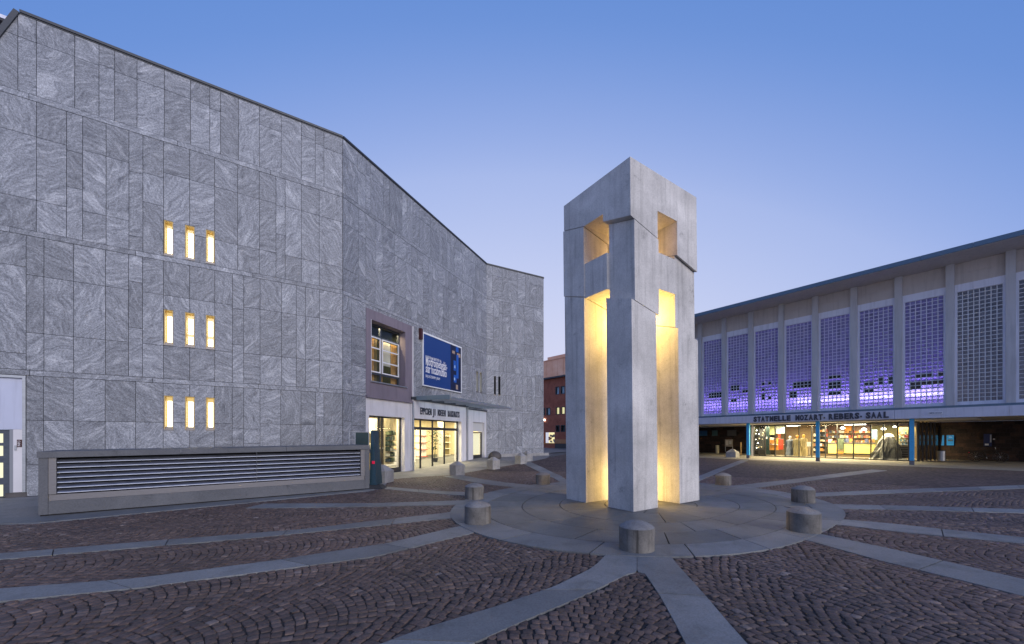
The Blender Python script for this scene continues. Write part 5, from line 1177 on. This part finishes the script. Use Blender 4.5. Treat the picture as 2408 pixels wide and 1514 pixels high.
t = thing('navy_poster', 'dark navy poster box on the block wall above the bicycle', 'poster', 2325, ow+.1); hb('poster', M['navy'], t, 2312, 2331, 1020, 1049, ow+.12, .05); hb('side_strip', M['sheetsteel'], t, 2327, 2330.5, 1022, 1040, ow+.125, .004); hb('white_print', M['printw'], t, 2315, 2324, 1043, 1047, ow+.125, .004); hb('paper', M['soffit'], t, 2334, 2339, 1031, 1034, ow+.1, .02)
# bicycle leaning at the wall
bo_ = -7.6; ab = H.s(2322, bo_); cb_ = H.pt(ab, 0, bo_)
bk = empty('bicycle', cb_, 'dark bicycle leaning under the navy poster box in the shade of the canopy', 'bicycle'); bp = lambda a, z, o=0: Vector(H.pt(ab+a, z, bo_+o))
for s_ in (-.52, .52):
    mb = MB(); n_ = 28
    for k in range(n_): t0, t1 = k*2*math.pi/n_, (k+1)*2*math.pi/n_; mb.tube(bp(s_+.33*math.cos(t0), .34+.33*math.sin(t0)), bp(s_+.33*math.cos(t1), .34+.33*math.sin(t1)), .018, 6, None, False)
    wh = mb.build('wheel', M['black'], bk, smooth=True); mb = MB()
    for k in range(14): t0 = k*2*math.pi/14; mb.tube(bp(s_, .34), bp(s_+.31*math.cos(t0), .34+.31*math.sin(t0)), .002, 4, None, False)
    mb.tube(bp(s_, .34, -.05), bp(s_, .34, .05), .025, 8); mb.build('spokes', M['chrome'], bk)
mb = MB()
for a, b in (((-.52,.34),(-.05,.30)), ((-.05,.30),(.34,.78)), ((-.05,.30),(-.16,.82)), ((-.16,.78),(.33,.80)), ((-.52,.34),(-.15,.74)), ((.33,.86),(.36,.70)), ((.36,.70),(.52,.34))): mb.tube(bp(*a), bp(*b), .016, 8)
mb.build('frame', M['black'], bk); mb = MB(); mb.hexa([bp(-.28,.86,-.07), bp(-.05,.86,-.025), bp(-.05,.86,.025), bp(-.28,.86,.07)], [bp(-.28,.91,-.07), bp(-.05,.89,-.02), bp(-.05,.89,.02), bp(-.28,.91,.07)]); mb.build('saddle', M['black'], bk)
mb = MB(); mb.tube(bp(.31,.97,-.27), bp(.31,.97,.27), .013, 8); mb.tube(bp(.33,.84), bp(.31,.97), .013, 8); mb.build('handlebar', M['chrome'], bk); mb = MB(); mb.box(*[c for c in (bp(-.82,.6).x-.02, bp(-.82,.6).x+.02, bp(-.82,.6).y-.02, bp(-.82,.6).y+.02, .58, .62)]); mb.build('rear_light', M['red'], bk)
mb = MB(); mb.tube(bp(-.05,.30,-.12), bp(-.05,.30,.12), .02, 8); mb.tube(bp(-.02,.2,.12), bp(-.05,.30,.12), .01, 6); mb.build('crank', M['chrome'], bk)

# ================================================================== BROWN BUILDING ACROSS THE STREET
D = Frame((4.08, 51), (4.08+6.46, 51-7.63)); D.P = Vector((4.08, 51))
bb = empty('brick_building', D.pt(0, .3, 0), 'red brick building with copper clad attic across the street', 'building')
x0, x1 = -6, 14; dzc0, dzc1 = D.z(1278, 893.7), D.z(1278, 851)
wins = []
for (p0, p1_, y0, y1, lit) in ((1305.7,1315,909,927.6,1),(1317.7,1327.8,907.5,926,1),(1284.3,1293.9,958.5,976,1),(1306.4,1315.6,957,974.5,2),(1318.5,1328.3,956,974,2),(1272,1281,959,977,0),(1306.4,1315.8,999.5,1015.5,0),(1318.3,1329,999,1015.3,0),(1336,1346,906,924,0),(1336,1346,955,973,2)):
    wins.append((D.s(p0), D.s(p1_), D.z((p0+p1_)/2, y1), D.z((p0+p1_)/2, y0), lit))
shop_r = (D.s(1279), D.s(1303.5), D.z(1290, 1041.5), D.z(1290, 1016.5))
D.box(mb := MB(), x0, x1, .2, .3, -.3, .02); mb.build('plinth', M['cube'], bb)
wall(D, x0, x1, .301, dzc0, [w_[:4] for w_ in wins]+[shop_r], -.3, 0, M['brickred'], 'wall', bb)
brk = []; rb = random.Random(12)
D.B('roof_deck', M['coping'], bb, x0, x1, dzc0+.002, dzc0+.18, -8, .45)
e = x0; k = 0
while e < x1: D.B('copper_panel', M['copper'], bb, e+.012, e+.93, dzc0+.19, dzc1, -.2, .10+.004*(k%2)); e += .95; k += 1
D.B('attic_core', M['dark'], bb, x0, x1, dzc0+.182, dzc1-.02, -8, -.201); D.B('attic_coping', M['copper'], bb, x0, x1, dzc1+.002, dzc1+.08, -.4, .2)
D.B('upper_roof', M['copper'], bb, D.s(1287,-1), x1, dzc1+.35, dzc1+.75, -8, -1.0); D.B('upper_glazing', M['dark'], bb, D.s(1289,-1.2), x1, dzc1+.081, dzc1+.349, -8, -1.2)
for w_ in wins:
    e = empty('window', D.pt(w_[0], w_[2], 0), None, None, None, None, bb); e.location = Vector(e.location)-Vector(bb.location); mb = MB(); t = .07
    D.box(mb, w_[0], w_[0]+t, w_[2], w_[3], -.15, .02); D.box(mb, w_[1]-t, w_[1], w_[2], w_[3], -.15, .02); D.box(mb, w_[0]+t, w_[1]-t, w_[2], w_[2]+t, -.15, .02); D.box(mb, w_[0]+t, w_[1]-t, w_[3]-t, w_[3], -.15, .02); mb.build('frame', M['dark'], e)
    D.B('pane', (M['canglass'], M['canglass'], M['canglass'])[w_[4]], e, w_[0]+t, w_[1]-t, w_[2]+t, w_[3]-t, -.12, -.11)
    D.B('blind', (M['dark'], M['whitepaint'], bpy.data.materials.get('lit_room') or mat('lit_room', (.4,.35,.2), .6, 0, (1,.82,.42), .9))[w_[4]], e, w_[0]+t, w_[0]+(w_[1]-w_[0])*(.62 if w_[4] == 1 else .93), w_[2]+t, w_[3]-t, -.26, -.2)
    D.B('backing', M['dark'], e, w_[0], w_[1], w_[2], w_[3], -.31, -.28)
sw = empty('lit_shop_window', D.pt(shop_r[0], shop_r[2], 0), None, None, None, None, bb); sw.location = Vector(sw.location)-Vector(bb.location)
D.B('backing', mat('lit_display', (.6,.5,.3), .6, 0, (1,.85,.45), 1.1), sw, shop_r[0], shop_r[1], shop_r[2], shop_r[3], -.9, -.85); mb = MB(); q = random.Random(3)
for i in range(26): a, z = q.uniform(shop_r[0]+.1, shop_r[1]-.25), q.uniform(shop_r[2], shop_r[3]-.5); D.box(mb, a, a+q.uniform(.08,.25), z, z+q.uniform(.1,.35), -.8, -.6, None, q.choice(PAL))
tag(mb.build('displayed_goods', M['tint'], sw), kind='stuff'); D.B('pane', M['glass'], sw, shop_r[0], shop_r[1], shop_r[2], shop_r[3], -.1, -.09); D.B('sill', M['orange'], sw, shop_r[0], shop_r[1], shop_r[2]-.12, shop_r[2]-.002, -.1, .06)
D.B('timber_band', m_wood('timber_orange', (.40,.16,.05), (.55,.25,.10)), bb, D.s(1305), x1, D.z(1316,1042.5), D.z(1316,1033), .001, .08); D.B('dark_base', M['dark'], bb, D.s(1305), x1, .302, D.z(1316,1042.8), .001, .05)
D.B('wall_lamp', M['lampwhite'], bb, D.s(1279.5), D.s(1282), D.z(1280,989), D.z(1280,985.5), .001, .15)
# brick courses that can still be told apart near the roof: thin projecting bands
for i in range(3): D.B('brick_band', M['brickred'], bb, x0, x1, dzc0-.35-i*2.6, dzc0-.28-i*2.6, .001, .025)

dx_, dy_ = gp(1871, 1195); dn = empty('drain_grate', (dx_, dy_, .012), 'small dark drain grate on the platform rim beside the right bollards', 'drain')
mb = MB(); mb.box(dx_-.16, dx_+.16, dy_-.16, dy_+.16, .013, .019); mb.build('frame', M['dark'], dn)
for i in range(5): mb = MB(); mb.box(dx_-.13, dx_+.13, dy_-.12+i*.055, dy_-.10+i*.055, .0195, .026); mb.build('bar', M['sillmetal'], dn)
